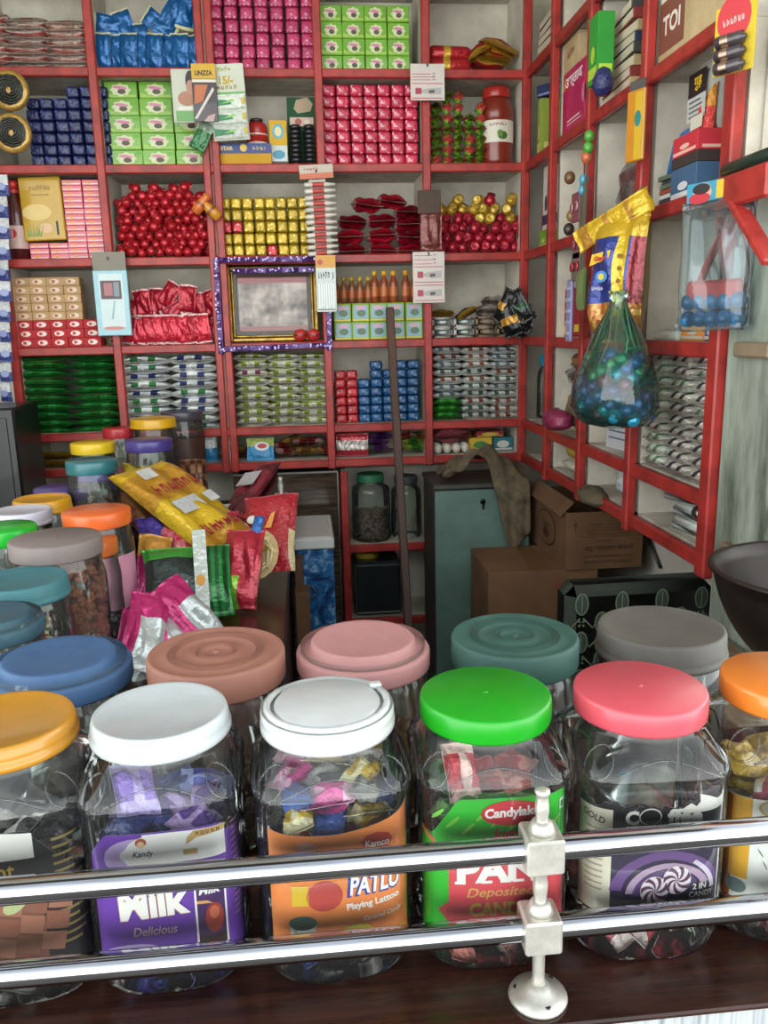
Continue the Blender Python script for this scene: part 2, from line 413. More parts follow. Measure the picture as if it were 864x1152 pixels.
# ---------------------------------------------------------------- rail
CHROME = grime('polished_steel', '#909096', '#b4b4ba', 40, .3, .7, .09, (.3, 6, 6), .01, 1)
ALU = grime('cast_aluminium', '#b9b5ac', '#dedad0', 60, .3, .7, .42, (1, 1, 1), .12, .75)
rl = thing('counter_rail', 'double steel pipe rail with cast post along the counter edge', 'rail', (-.508, -1.983, CZ))
RZ = (.062, .1285)
for z in RZ:
    m = MB(); m.tube([(-.95, .0, z), (-.3, 0, z), (0.0, 0, z), (.47, 0, z)], .0096, 28, CHROME); m.build('pipe', rl)
m = MB()
m.lathe([(.0215, 0), (.0225, .002), (.0215, .004), (.016, .007), (.009, .011), (.0065, .014)], 28, ALU)
for a in (40, 160, 280): m.lathe([(.0022, .006), (.0022, .0072)], 10, mt('#3a3a38', 'metal'), TR(.0165*cos(R(a)), .0165*sin(R(a)), -.0005))
m.build('flange', rl)
m = MB()
m.lathe([(.0062, .012), (.0046, .018), (.0046, .046), (.0066, .050), (.0066, .076), (.0055, .078), (.0042, .084), (.0055, .095), (.0056, .100), (.0043, .108), (.0062, .112), (.0062, .142), (.0066, .1435), (.0046, .1475), (.0044, .153), (.0052, .159), (.0050, .164), (.0043, .169), (.0046, .1715), (.0056, .173), (.0054, .1752), (.003, .1765)], 20, ALU)
m.build('post', rl)
for z in RZ:
    m = MB(); m.box((0, 0, z), (.0275, .0285, .0275), ALU, .0016); m.lathe([(.0105, .0130), (.0085, .0190), (.0065, .0225)], 16, ALU, TR(0, 0, z)); m.build('rail_block', rl)
# second post far along the side counter's edge
c = onZ(318, 588, CZ)
rp_ = thing('rail_post', 'small steel rail post standing at the far end of the side counter', 'post', (c.x, c.y, CZ))
m = MB(); m.lathe([(.02, 0), (.02, .004), (.009, .012), (.0065, .014), (.0065, .05), (.009, .065), (.0065, .08), (.0085, .10), (.006, .115), (.0075, .12), (.003, .124)], 18, ALU); m.build('post', rp_)
m = MB(); m.box((0, 0, .062), (.034, .034, .034), ALU, .0016); m.build('rail_block', rp_)
# ---------------------------------------------------------------- camera, sky, exposure
cd = bpy.data.cameras.new('camera'); co = bpy.data.objects.new('camera', cd); col.objects.link(co)
co.matrix_world = Matrix.Translation(CAMP) @ Matrix((RT, UP, -_fw)).transposed().to_4x4()
cd.sensor_fit = 'VERTICAL'; cd.sensor_height = 24; cd.lens = FP/1152*24; cd.clip_start = .02
sc = bpy.context.scene; sc.camera = co
w = bpy.data.worlds.new('overcast_sky'); sc.world = w; w.use_nodes = True; nt = w.node_tree; bg = nt.nodes['Background']
tc = nt.nodes.new('ShaderNodeTexCoord'); sx = nt.nodes.new('ShaderNodeSeparateXYZ'); nt.links.new(tc.outputs['Generated'], sx.inputs[0])
cr = nt.nodes.new('ShaderNodeValToRGB'); nt.links.new(sx.outputs['Z'], cr.inputs['Fac'])
cr.color_ramp.elements[0].position = 0; cr.color_ramp.elements[0].color = (.92, .97, .95, 1)
cr.color_ramp.elements[1].position = .75; cr.color_ramp.elements[1].color = (.22, .25, .27, 1)
e_ = cr.color_ramp.elements.new(.25); e_.color = (.85, .9, .9, 1)
nt.links.new(cr.outputs['Color'], bg.inputs['Color']); bg.inputs['Strength'].default_value = 4.2
sc.view_settings.view_transform = 'Standard'; sc.view_settings.look = 'None'; sc.view_settings.exposure = .3; sc.view_settings.gamma = 1
sc.view_settings.use_curve_mapping = False
cy = sc.cycles; cy.max_bounces = 12; cy.diffuse_bounces = 4; cy.glossy_bounces = 4; cy.transmission_bounces = 4; cy.transparent_max_bounces = 40
cy.caustics_reflective = False; cy.caustics_refractive = False; cy.sample_clamp_indirect = 6
try:
    cy.use_denoising = True
except Exception: pass
# ---------------------------------------------------------------- lids
def lid_mesh(m, r, z, style, c, h=.024, seed=0):
    """screw lid: underside at z, top at z+h"""
    q = random.Random(seed); t = z+h
    if style == 'plain':
        m.lathe([(r*.985, z), (r, z+.002), (r, t-.004), (r*.985, t-.0012), (r*.955, t)], 48, c)
        m.lathe([(.0026, t-.001), (.0022, t+.0008)], 10, c)
    elif style == 'ridge':
        m.lathe([(r*1.0, z), (r*1.03, z+.002), (r*1.03, z+.006), (r, z+.007), (r*1.01, z+.010), (r*1.0, z+.013), (r*.99, t-.004), (r*.97, t-.001), (r*.94, t), (r*.90, t-.0012), (.001, t-.0014)], 56, c)
    elif style == 'step':
        m.lathe([(r*.99, z), (r, z+.002), (r, z+h*.55), (r*.985, z+h*.63), (r*.80, z+h*.66), (r*.785, z+h*.72), (r*.775, t-.002), (r*.75, t), (r*.70, t-.001), (.001, t-.0015)], 56, c)
    elif style == 'rings':
        pr = [(r*.985, z), (r, z+.002), (r, t-.004), (r*.98, t-.001), (r*.95, t), (r*.91, t-.002)]
        for k in (.70, .66, .62, .58, .30, .24): pr += [(r*(k+.02), t-.002), (r*k, t-.0004), (r*(k-.015), t-.002)]
        pr += [(.002, t-.0022)]
        m.lathe(pr, 56, c); m.lathe([(.004, t-.003), (.003, t-.0006)], 10, c)
    elif style == 'flap':
        m.lathe([(r*.99, z), (r*1.01, z+.002), (r*1.01, z+.007), (r*.985, z+.008), (r*1.0, z+.010), (r*1.0, z+.015), (r*.98, z+.016), (r*.985, z+.018), (r*.975, t-.004), (r*.95, t-.003), (r*.80, t-.003), (r*.79, t), (r*.76, t+.001), (.001, t+.0008)], 56, c)
        a0 = 2.5; m.tube([(r*.90*cos(a0+i*.26), r*.90*sin(a0+i*.26), t-.001) for i in range(17)], .0028, 8, c)
        m.box((r*.90*cos(a0+4.3), r*.90*sin(a0+4.3), t), (.010, .008, .005), c, .0015)
    return m
def sq_prof(a, H):
    k = H/.2; q = a/.063
    P = [(.040, .0012, 2.6), (.050, .0, 2.8), (.0555, .004, 3.2), (.0590, .013, 3.8), (.0612, .024, 4.2), (.0614, .030, 4.4), (.0614, .1485, 4.4), (.0618, .150, 4.2), (.0630, .152, 4.0), (.0630, .156, 3.8), (.0614, .161, 3.4), (.0580, .167, 2.9), (.0540, .173, 2.5), (.0505, .178, 2.1), (.0490, .1805, 2), (.0490, .198, 2)]
    return [(r*q, z*k, e) for r, z, e in P]
def sq_at(prof, z):
    for p, q in zip(prof[1:], prof[2:]):
        if p[1] <= z <= q[1]:
            t = (z-p[1])/max(1e-9, q[1]-p[1]); return p[0]+(q[0]-p[0])*t, p[2]+(q[2]-p[2])*t
    return prof[-1][0], prof[-1][2]
class SqSurf:
    """wraps (s, z) round the squarish jar wall, s = 0 at the middle of the front"""
    def __init__(s, a, e, off):
        s.t = []; L = 0; pv = None; N = 720
        for i in range(N+1):
            an = -pi/2+pi*i/N*1.0; c, d = sin(an), cos(an)   # from -X round the front to +X
            x = math.copysign(abs(c)**(2/e), c)*a; y = -abs(d)**(2/e)*a
            if pv: L += math.hypot(x-pv[0], y-pv[1])
            s.t.append((L, x, y)); pv = (x, y)
        s.half = L/2; s.off = off
    def __call__(s, u, z, lift=0):
        L = u+s.half; lo, hi = 0, len(s.t)-1
        L = min(max(L, 0), s.t[-1][0])
        while hi-lo > 1:
            md = (lo+hi)//2
            if s.t[md][0] <= L: lo = md
            else: hi = md
        a, b = s.t[lo], s.t[hi]; k = (L-a[0])/max(1e-9, b[0]-a[0])
        x, y = a[1]+(b[1]-a[1])*k, a[2]+(b[2]-a[2])*k
        tx, ty = b[1]-a[1], b[2]-a[2]; n = math.hypot(tx, ty) or 1
        nx, ny = ty/n, -tx/n
        o = s.off+lift
        return (x+nx*o, y+ny*o, z)
JH = .214
def candy_jar(name, label, x, y, rz, lidc, style, H=JH, a=.0622, lr=.0525, cat='jar', z=CZ, lk='plastic', tilt=0, lh=.0195):
    t = thing(name, label, cat, (x, y, z), (0, 0, rz))
    pr = sq_prof(a, H-.002); m = MB(); m.lathe(pr, 72, CLEAR, caps=False)
    m.lathe([(.001, .0015, 2.6), pr[0]], 72, CLEAR, caps=False)
    # moulded finger grips in the four shoulders and the arched ridge on the faces
    k = H/.2
    for q in range(4):
        an = pi/4+q*pi/2; pts = []
        for i in range(18):
            b = 2*pi*i/18; w_, zz = .0085*cos(b), (.163+.010*(sin(b)))*k
            rr, e = sq_at(pr, zz); ca, sa = cos(an+w_/.05), sin(an+w_/.05)
            d = (abs(ca)**e+abs(sa)**e)**(-1/e)*rr
            pts.append((d*ca, d*sa, zz))
        m.tube(pts, .0009, 6, CLEAR, closed=True)
        pts = []
        for i in range(13):
            u = -1+2*i/12; zz = (.154+.013*(1-u*u))*k; rr, e = sq_at(pr, zz); an2 = q*pi/2+u*.62
            ca, sa = cos(an2), sin(an2); d = (abs(ca)**e+abs(sa)**e)**(-1/e)*rr
            pts.append((d*ca, d*sa, zz))
        m.tube(pts, .0008, 6, CLEAR)
    m.build('jar_body', t)
    m = MB(); lid_mesh(m, lr, H-lh, style, mt(lidc, lk), lh); o = m.build('lid', t)
    return t
def sq_label(t, a, fn_draw, s0, s1, z0, z1, base, top=None, zm=(1, 0)):
    sf0 = SqSurf(.0600*.060/.063, 4.4, .0006); sf = lambda u, z, lift=0: sf0(u*1.02, (z*zm[0]+zm[1])*JH/.2, lift)
    m = MB(); m.patch(s0, z0, s1, z1, 40, 1, base, sf, top=top)
    L = lambda k: (lambda u, z: sf(u, z, .0003*k))
    CURVED[0] = .006; fn_draw(m, L); CURVED[0] = 0
    m.patch(s0, z0, s1, z1, 40, 1, mt('#d8d6d0'), lambda u, z: sf(u, z, -.0003), top=top)
    m.build('label', t)
PR = lambda h: mt(h, 'print')
JH = .214
JP = [onZ(px, py, CZ+JH) for px, py in ((5, 812), (181, 801), (369, 793), (547, 782), (721, 775), (888, 763))]
FX = [p.x+(i-2.5)*.0012 for i, p in enumerate(JP)]; FYS = [p.y+.006 for p in JP]
# 1 gold lid, black chocolate label
j = candy_jar('candy_jar', 'square clear jar with gold lid and black label picturing nuts and chocolate', FX[0], FYS[0], R(6), '#b57c1c', 'ridge', lk='gloss')
def d1(m, L):
    m.patch(-.03, .105, .024, .122, 8, 1, PR('#e9e7e2'), L(1), top=lambda x: .124-.35*(x+.03)*.25)
    m.text('ht', .004, .099, .011, PR('#c9a23a'), L(2))
    m.rect(-.06, .034, .026, .086, PR('#7a4a38'), L(1))
    for i in range(4):
        for k in range(3):
            m.poly([(-.03+i*.017+k*.004, .05+k*.012), (-.0145+i*.017+k*.004, .047+k*.012), (-.0115+i*.017+k*.004, .0575+k*.012), (-.027+i*.017+k*.004, .0605+k*.012)], PR('#a06a54' if (i+k) % 2 else '#8b5643'), L(2))
    for i, (x, z) in enumerate([(-.048, .044), (-.032, .04), (-.018, .043), (-.004, .039), (.011, .042), (-.052, .058), (-.04, .055)]):
        m.ell(x, z, .0085, .006, PR('#8a4632'), L(3)); m.ell(x-.002, z+.002, .003, .002, PR('#c48a72'), L(4), n=8)
    for x, z in [(-.05, .078), (.008, .08), (-.03, .083)]: m.ell(x, z, .010, .005, PR('#b9c48a'), L(3), rot=.5)
    for i in range(14): m.rect(.036, .05+i*.0048, .050+.004*((i*7) % 3), .0516+i*.0048, PR('#8c7a42'), L(1))
sq_label(j, .0615, d1, -.075, .062, .032, .120, PR('#17141a'), top=lambda x: .121 if x < .02 else .121-min(.028, (x-.02)*.9), zm=(1.3, -0.0155))
# 2 frosted lid, purple milk label
j = candy_jar('candy_jar', 'square clear jar with frosted white lid and purple milk chocolate label', FX[1], FYS[1], R(3), '#b2b8ba', 'ridge', lk='gloss')
def d2(m, L):
    W = PR('#f2f0ee')
    m.patch(-.012, .101, .046, .121, 14, 1, W, L(1))
    m.ell(-.018, .1065, .022, .0125, PR('#b9a2d6'), L(1)); m.ell(-.006, .108, .020, .0125, W, L(2))
    m.ell(-.012, .1085, .0165, .0062, W, L(3)); m.text('Kandy', -.012, .1085, .0052, PR('#3a2a5a'), L(4), slant=.25)
    m.ell(-.013, .1165, .004, .0028, PR('#b0563c'), L(4)); m.ell(-.013, .1152, .0026, .0022, PR('#e8c49a'), L(5))
    G = PR('#c9a566'); m.poly([(.018, .112), (.026, .116), (.045, .1175), (.047, .121), (.024, .1205), (.0195, .117)], G, L(3)); m.rect(.016, .1055, .026, .109, G, L(3)); m.marks(.034, .119, .018, .003, PR('#7a5a2a'), L(4), 5)
    m.ell(-.026, .0975, .0065, .0022, PR('#d8d2e6'), L(3), rot=.1)
    for k, c in ((0, '#c98f6a'), (1, '#f6f2ee')):
        m.text('Milk', -.008+.0006*k, .0755+.0006*k, .021, PR(c), L(3+k), width=.050, bold=.045, rot=.03)
    m.text('Delicious', -.008, .0565, .0062, PR('#c4a0b4'), L(3), slant=.25, bold=.02)
    m.patch(.021, .036, .044, .086, 4, 1, W, L(1)); m.patch(.0225, .0365, .0425, .0855, 4, 1, PR('#43205c'), L(2))
    m.text('Milk', .0325, .080, .0066, W, L(3), width=.015, bold=.03, slant=.2)
    m.poly([(.0225, .073), (.030, .0725), (.034, .070), (.030, .0705), (.0225, .071)], PR('#d8a05a'), L(3))
    m.patch(.0225, .038, .0425, .048, 4, 1, PR('#2e1218'), L(3)); m.ell(.0345, .060, .0065, .0105, PR('#a3372a'), L(4)); m.ell(.0345, .064, .0035, .0045, PR('#cc6a4a'), L(5))
    m.ell(-.024, .0385, .024, .0095, PR('#b4a0d4'), L(1)); m.ell(-.024, .0375, .019, .0078, W, L(2))
    for a_, b_ in (((-.029, .0385), (-.019, .0395)), ((-.029, .035), (-.028, .0395)), ((-.020, .035), (-.019, .0395))): m.rect(a_[0], a_[1], b_[0], b_[1], PR('#2c7a5a'), L(3))
    for i in range(16): m.rect(.051, .055+i*.0042, .062, .0562+i*.0042, PR('#b08ab0'), L(1))
sq_label(j, .0615, d2, -.052, .068, .033, .120, PR('#6838a4'), top=lambda x: .122-max(0, -.038-x)*1.0-(.006 if x > .046 else 0), zm=(1.16, -0.0065))
# 3 flap lid, orange label
j = candy_jar('candy_jar', 'square clear jar with white flip ring lid and orange caramel candy label', FX[2], FYS[2], R(2), '#bcbebe', 'flap', lk='gloss')
def d3(m, L):
    m.ell(.030, .1085, .012, .0062, PR('#c0382c'), L(1), n=8); m.text('Kamco', .030, .1075, .0048, PR('#f3e6e0'), L(2), bold=.03)
    for k, c in ((0, '#2a3f9a'), (1, '#f4f4f4')):
        m.text('PATLU', .027+.0007*k, .080+.0007*k, .0145-.0016*k, PR(c), L(2+k), width=.040-.003*k, bold=.06-.03*k, slant=.15, rot=.05)
    m.text('Playing Lattoo', .026, .0665, .0062, PR('#f2efe8'), L(2), width=.040, bold=.035, rot=.1)
    m.text('Caramel Candy', .033, .057, .0045, PR('#f0e2c8'), L(2), width=.030, bold=.02, rot=.1, slant=.2)
    S = PR('#d9dcd8'); m.poly([(-.037, .057), (-.033, .035), (-.0205, .035), (-.0165, .057)], S, L(2)); m.ell(-.0267, .057, .0103, .0048, PR('#33564c'), L(3)); m.poly([(-.034, .053), (-.031, .036), (-.028, .036), (-.031, .0525)], PR('#9fb0a8'), L(3))
    m.ell(-.027, .040, .016, .010, PR('#d9a02c'), L(1))
    Yl = PR('#d6c53c'); m.ell(.009, .0435, .017, .0085, Yl, L(2), rot=.25); m.ell(.004, .046, .007, .003, PR('#e9e08c'), L(3), rot=.3); m.ell(.046, .0395, .009, .0055, PR('#dba51f'), L(2), rot=.2)
    # plain rounded shapes where the label has its pictures
    m.ell(-.010, .0745, .0135, .0105, PR('#b8443c'), L(2)); m.rect(-.034, .069, -.022, .083, PR('#d9b52c'), L(2)); m.ell(-.022, .108, .0075, .005, PR('#d19a8c'), L(2))
sq_label(j, .0615, d3, -.051, .060, .033, .1175, PR('#e68644'), top=lambda x: .1155+.11*abs(x)*abs(x)/.06+(.006*(x/.06) if x > 0 else 0), zm=(1.15, -0.007))
# 4 green lid, pan candy
j = candy_jar('candy_jar', 'square clear jar with bright green lid and green and red pan candy label', FX[3], FYS[3], R(-2), '#0c8f10', 'plain', lk='plastic')
def d4(m, L):
    Rd = PR('#d84a52')
    for i in range(9): m.ell(-.045+.011*i, .108-.004*(i % 3), .006, .0012, PR('#7fd04a'), L(1), rot=.6)
    m.poly([(-.045, .050), (-.037, .056), (-.037, .088), (.046, .088), (.046, .066), (.058, .066), (.058, .036), (-.03, .036)], Rd, L(2))
    m.ell(.010, .1085, .0235, .0075, PR('#c9303a'), L(2)); m.text('Candylake', .010, .1085, .0074, PR('#f5eeee'), L(3), width=.041, bold=.04, rot=.03)
    m.text('Just', .004, .0945, .011, PR('#cc3a34'), L(2), bold=.05, slant=.2)
    m.text('PAN', .000, .075, .0155, PR('#f5f1ec'), L(3), width=.062, bold=.05)
    for i, x in enumerate((-.0285, -.0085, .0055, .0155, .0285)): m.rect(x-.004, .0668, x+.004, .0685, PR('#f5f1ec'), L(3))
    m.text('Deposited', .002, .0605, .0075, PR('#d9a860'), L(3), width=.050, slant=.35)
    m.text('CANDY', .002, .0508, .0082, PR('#c9a83a'), L(3), width=.048, bold=.04)
    for a_, b_ in ((.0475, .053),): m.rect(a_, .106, b_, .112, PR('#f0f0f0'), L(2)); m.rect(a_+.001, .107, b_-.001, .111, PR('#2a8a2a'), L(3))
    m.poly([(-.062, .098), (-.047, .0925), (-.047, .089), (-.062, .095)], PR('#d9804a'), L(2))
sq_label(j, .0615, d4, -.064, .066, .033, .119, PR('#2ab428'), top=lambda x: .1173-max(0, min(.022, (-.030-x)*1.1))-max(0, (x-.05)*.3), zm=(1.32, -0.0099))
# 5 pink lid, coffee candy
j = candy_jar('candy_jar', 'square clear jar with salmon pink lid and torn purple coffee candy label', FX[4], FYS[4], R(-3), '#c24a56', 'plain', lk='plastic')
def d5(m, L):
    K = PR('#121018'); W = PR('#ece9e2')
    m.patch(-.064, .036, -.036, .113, 8, 1, PR('#d9d2bd'), L(1)); m.text('GOLD', -.050, .106, .0048, PR('#4a3c2a'), L(2), rot=-.2, bold=.02)
    for i in range(11): m.rect(-.056, .052+i*.0045, -.042, .0535+i*.0045, PR('#a89c86'), L(2))
    m.patch(.050, .036, .062, .12, 4, 1, W, L(1))
    m.poly([(.016, .113), (.022, .1165), (.026, .114), (.029, .117), (.028, .123), (.036, .1205), (.044, .117), (.050, .118), (.05, .110), (.016, .109)], W, L(1))
    m.text('C', -.022, .1075, .0105, W, L(2), width=.010, bold=.05); m.ell(-.0085, .108, .0085, .0062, W, L(2), n=20); m.ell(-.0085, .108, .0077, .0054, K, L(3), n=20)
    m.text('ffee', .018, .1075, .0115, W, L(2), width=.027, bold=.05); m.text('Toffee', .006, .0885, .009, W, L(2), bold=.04)
    def arc(cx, cz, r0, r1, a0, a1, c, lift, n=12):
        P = [(cx+r1*cos(a0+(a1-a0)*i/n), cz+r1*sin(a0+(a1-a0)*i/n)*.7) for i in range(n+1)]
        Q = [(cx+r0*cos(a0+(a1-a0)*i/n), cz+r0*sin(a0+(a1-a0)*i/n)*.7) for i in range(n+1)]
        for i in range(n): m.poly([P[i+1], P[i], Q[i], Q[i+1]], PR(c), L(lift))
    m.patch(-.036, .036, .050, .086, 20, 1, PR('#2a1f3e'), L(1))
    arc(.006, .052, .034, .043, .1, 3.1, '#6a4a86', 2); arc(.008, .050, .027, .033, .3, 3.1, '#b79ab8', 3); arc(.007, .049, .020, .027, .5, 3.14, '#54386e', 3); arc(.010, .046, .010, .017, .9, 3.14, '#8d6c9c', 3); arc(.0, .05, .041, .045, .05, .9, '#d9cfe0', 4)
    for cx, cz in ((-.003, .053), (.014, .0605)):
        m.ell(cx, cz, .0108, .0108, PR('#e9dfe6'), L(5), n=28); 
        for q in range(7):
            a = q*2*pi/7; P = [(cx, cz)]
            for i in range(5): P.append((cx+.0106*i/4*cos(a+i*.28), cz+.0106*i/4*sin(a+i*.28)))
            for i in range(4, 0, -1): P.append((cx+.0106*i/4*cos(a+.42+i*.28), cz+.0106*i/4*sin(a+.42+i*.28)))
            for i in range(1, 5):
                p1 = P[i]; p2 = P[i+1] if i < 4 else None
            for i in range(4):
                r0, r1 = .0106*i/4, .0106*(i+1)/4
                m.poly([(cx+r0*cos(a+i*.28), cz+r0*sin(a+i*.28)), (cx+r1*cos(a+(i+1)*.28), cz+r1*sin(a+(i+1)*.28)), (cx+r1*cos(a+.42+(i+1)*.28), cz+r1*sin(a+.42+(i+1)*.28)), (cx+r0*cos(a+.42+i*.28), cz+r0*sin(a+.42+i*.28))][::-1], PR('#5a2f52'), L(6))
    m.ell(.004, .042, .02, .004, PR('#3c1a20'), L(4)); m.text('2 IN 1', .034, .0545, .0046, W, L(5), bold=.03); m.text('CANDY', .034, .0485, .0042, W, L(5), bold=.02)
sq_label(j, .0615, d5, -.064, .062, .034, .119, PR('#121018'), top=lambda x: .117+.0022*sin(x*300)+.0016*sin(x*700)-(.004 if -.02 < x < .012 else 0), zm=(1.08, 0.0085))
# 6 orange lid, cream label
j = candy_jar('candy_jar', 'square clear jar with orange lid and cream and yellow label at frame edge', FX[5], FYS[5], R(-12), '#d9792a', 'plain', lk='gloss')
def d6(m, L):
    m.patch(-.066, .034, -.050, .118, 6, 1, PR('#b5602c'), L(1)); m.patch(-.052, .052, -.038, .119, 6, 1, PR('#e0a628'), L(2)); m.ell(-.046, .045, .008, .006, PR('#6a7f7c'), L(3))
    for r_, c in ((.0165, '#b98490'), (.0150, '#ecd2d4'), (.011, '#c9707e'), (.0095, '#ecd2d4'), (.006, '#c9707e'), (.0045, '#ecd2d4')): m.ell(-.006, .058, r_, r_*.95, PR(c), L(3 if r_ > .016 else 4 if r_ > .012 else 5 if r_ > .01 else 6 if r_ > .007 else 7 if r_ > .005 else 8), n=24)
    for x, z, a in ((-.026, .09, .6), (-.02, .082, -.7), (-.03, .076, -1), (-.012, .092, -.3), (-.026, .066, -1.1)): m.ell(x, z, .0042, .0004, PR('#5a4a4a'), L(3), rot=a, n=8)
    m.ell(-.022, .113, .012, .007, PR('#c9b06a'), L(3)); m.ell(-.022, .113, .010, .0055, PR('#e6dfc8'), L(4))
    pass
sq_label(j, .0615, d6, -.066, .060, .034, .119, PR('#e4e6e0'), zm=(1.0, 0.0055))
# ---------------------------------------------------------------- round jars
def round_jar(label, x, y, lidc, style, lr, H, br=None, name='plastic_jar', z=CZ, glass=None, lh=.026, lk='plastic', cat='jar', labelc=None, neck=.06, rz=0, draw=None):
    br = br or lr*1.03; t = thing(name, label, cat, (x, y, z), (0, 0, rz)); g = glass or CLEAR
    nr = lr*.93; s = H-lh
    pr = [(br*.80, .001), (br*.92, .0), (br*.99, .008), (br, .02), (br, s*.42), (br*.985, s*.44), (br*.985, s*.46), (br, s*.48), (br, s-.045), (br*.985, s-.030), (br*.94, s-.017), (nr*1.03, s-.006), (nr, s-.002), (nr, s+lh*.85)]
    m = MB(); m.lathe(pr, 56, g, caps=False); m.lathe([(.001, .002), pr[0]], 56, g, caps=False); m.build('jar_body', t)
    m = MB(); lid_mesh(m, lr, s, style, mt(lidc, lk) if isinstance(lidc, str) else lidc, lh); m.build('lid', t)
    if labelc:
        c, z0, z1, a0, a1 = labelc; rr = br+.0008
        f = lambda u, zz: (rr*sin(u), -rr*cos(u), zz)
        m = MB(); m.patch(a0, z0, a1, z1, 30, 1, mt(c, 'print'), f)
        if draw: draw(m, lambda k: (lambda u, zz: ((rr+.0004*k)*sin(u), -(rr+.0004*k)*cos(u), zz)))
        m.build('label', t)
    t['H'] = H; del t['H']
    return t
def dusty(c1, c2): return grime('dusty_lid_'+c1.strip('#'), c1, c2, 9, .3, .7, .6, (1, 1, 1), .04)
def lid_at(px, py, H): return onZ(px, py, CZ+H)
H2 = .188
ROW2 = [  # label, lid pixel, colours, style, lid radius
 ('round clear jar with stepped dusty blue lid behind the gold lidded jar', 66, 736, dusty('#2c4a70', '#476a94'), 'step', .070),
 ('round clear jar with ringed brown clay coloured lid behind the frosted lid jar', 243, 731, dusty('#8a5a4e', '#a4705f'), 'rings', .0685),
 ('round clear jar with stepped pale pink lid behind the white flip ring lid', 408, 717, dusty('#a87473', '#bd8886'), 'step', .069),
 ('round clear jar with ringed dark teal green lid behind the bright green lid', 579, 713, dusty('#24463f', '#3d6258'), 'rings', .0655),
 ('round clear jar with flat dusty grey lid behind the salmon pink lid', 744, 703, dusty('#47433f', '#656059'), 'ridge', .0655)]
R2J = []
for lb, px, py, mm, st, lr in ROW2:
    p = lid_at(px, py, H2); R2J.append((p.x, p.y, lr*1.06)); round_jar(lb, p.x, p.y, mm, st, lr, H2, lh=.030, glass=CLEARG)
ARM = [
 ('small round jar with burnt orange lid beside the grey brown lid', 97, 606, .165, '#c8682e', 'plain', .050, {}),  # jars along the side counter: label, lid px, py, height, colour, style, lid radius, extra
 ('round jar with dark blue teal lid at the left frame edge', -14, 690, .19, dusty('#23404e', '#3a5e6c'), 'step', .060, {}),
 ('round jar of pale sweets with dusty teal lid on the side counter', 22, 650, .19, dusty('#2a5a64', '#447e84'), 'ridge', .060, {}),
 ('round jar of brown sweets with wide grey brown lid', 62, 604, .215, dusty('#6a5f5c', '#857874'), 'plain', .064, {}),
 ('round jar with bright green lid at the left frame edge on side counter', 4, 592, .19, '#14a82a', 'plain', .052, {}),
 ('round jar with translucent lilac white lid beside the bright green lid', 24, 573, .19, '#c9c6d4', 'ridge', .052, {}),
 ('tall jar with vivid orange lid and pink picture label by the snack packets', 108, 573, .20, '#e0682e', 'plain', .058, dict(labelc=('#c98aa0', .03, .125, -.3, 1.5))),
 ('round jar with amber yellow lid behind the lilac white lid', 47, 560, .19, '#d79a1c', 'ridge', .054, {}),
 ('round jar with dark violet lid behind the amber yellow lid', 68, 548, .19, '#4a3a86', 'plain', .054, {}),
 ('round jar with violet rimmed lid in front of the yellow pouches', 105, 526, .20, '#55409a', 'ridge', .054, {}),
 ('tall jar of pale rusks with purple lid and orange label', 167, 494, .25, '#463a80', 'plain', .056, dict(labelc=('#df7a3a', .02, .11, -1.2, 1.3))),
 ('tall jar with lemon yellow lid near the yellow bar packets', 104, 497, .245, '#dcb91e', 'plain', .052, {}),
 ('tall jar with teal lid below the lemon yellow lid', 102, 517, .25, '#2c6a70', 'plain', .050, {}),
 ('tall jar with brown topped amber lid behind the purple lid', 172, 470, .275, '#d3a018', 'ridge', .060, {}),
 ('tall jar with red lid between the yellow lids near the shelves', 133, 481, .25, '#b8303a', 'plain', .042, {}),
 ('tall jar of brown biscuits with dark slate lid by the white pouches', 204, 462, .275, '#4a4650', 'plain', .060, dict(labelc=('#4a3028', .02, .2, -.6, 1.4)))]
# ---------------------------------------------------------------- jars along the side counter
ARMJ = []
for lb, px, py, H, c, st, lr, ex in ARM:
    p = lid_at(px, py, H); ARMJ.append((p.x, p.y, lr*1.06))
    round_jar(lb, p.x, p.y, c, st, lr, H, glass=CLEARG, **ex)
# ---------------------------------------------------------------- sweets inside the jars
def twist(c, c2=None, L=.044, W=.025, T=.016, k='wrap', seed=1):
    """one wrapped sweet with its two twisted ends"""
    A, B = mt(c, k), mt(c2 or c, k); m = MB()
    m.pouch(W, L, T, 8, 10, lambda u, v, s: B if abs(v) > .62 or (c2 and abs(u) < .22 and s > 0) else A, wr=.5, seed=seed, crimp=.25)
    return m
def fill(x, y, rz, hw, z0, z1, reps, st=.026, rd=False, core=.45, seed=0, dz=.019):
    q = random.Random(seed); n = int(hw*2/st); c, s_ = cos(rz), sin(rz); k = 0; z = z0
    while z < z1:
        for i in range(n):
            for j in range(n):
                u, v = (i-(n-1)/2)*st+q.uniform(-.003, .003), (j-(n-1)/2)*st+q.uniform(-.003, .003)
                if rd and math.hypot(u, v) > hw: continue
                last = z+dz >= z1
                if not last and max(abs(u), abs(v)) < hw*core: continue
                if v > hw*.55 and not last: continue
                r = reps[q.randrange(len(reps))]
                r.put((x+u*c-v*s_, y+u*s_+v*c, CZ+z+q.uniform(0, .004)), (q.uniform(-.5, .5), q.uniform(-.5, .5), q.uniform(0, 6.28)))
        z += dz
def sweet(nm, c, c2, lab, grp, **k): return Rep(twist(c, c2, **k).build(nm), lab, 'sweet', grp)
S1 = [sweet('wrapped_sweet', '#1d1c20', '#b9b9b4', 'black and silver wrapped sweet inside the gold lidded jar', 'sweets in the gold lidded jar', seed=1), sweet('wrapped_sweet', '#2b2a2c', None, 'plain black wrapped sweet inside the gold lidded jar', 'black sweets in the gold lidded jar', seed=2)]
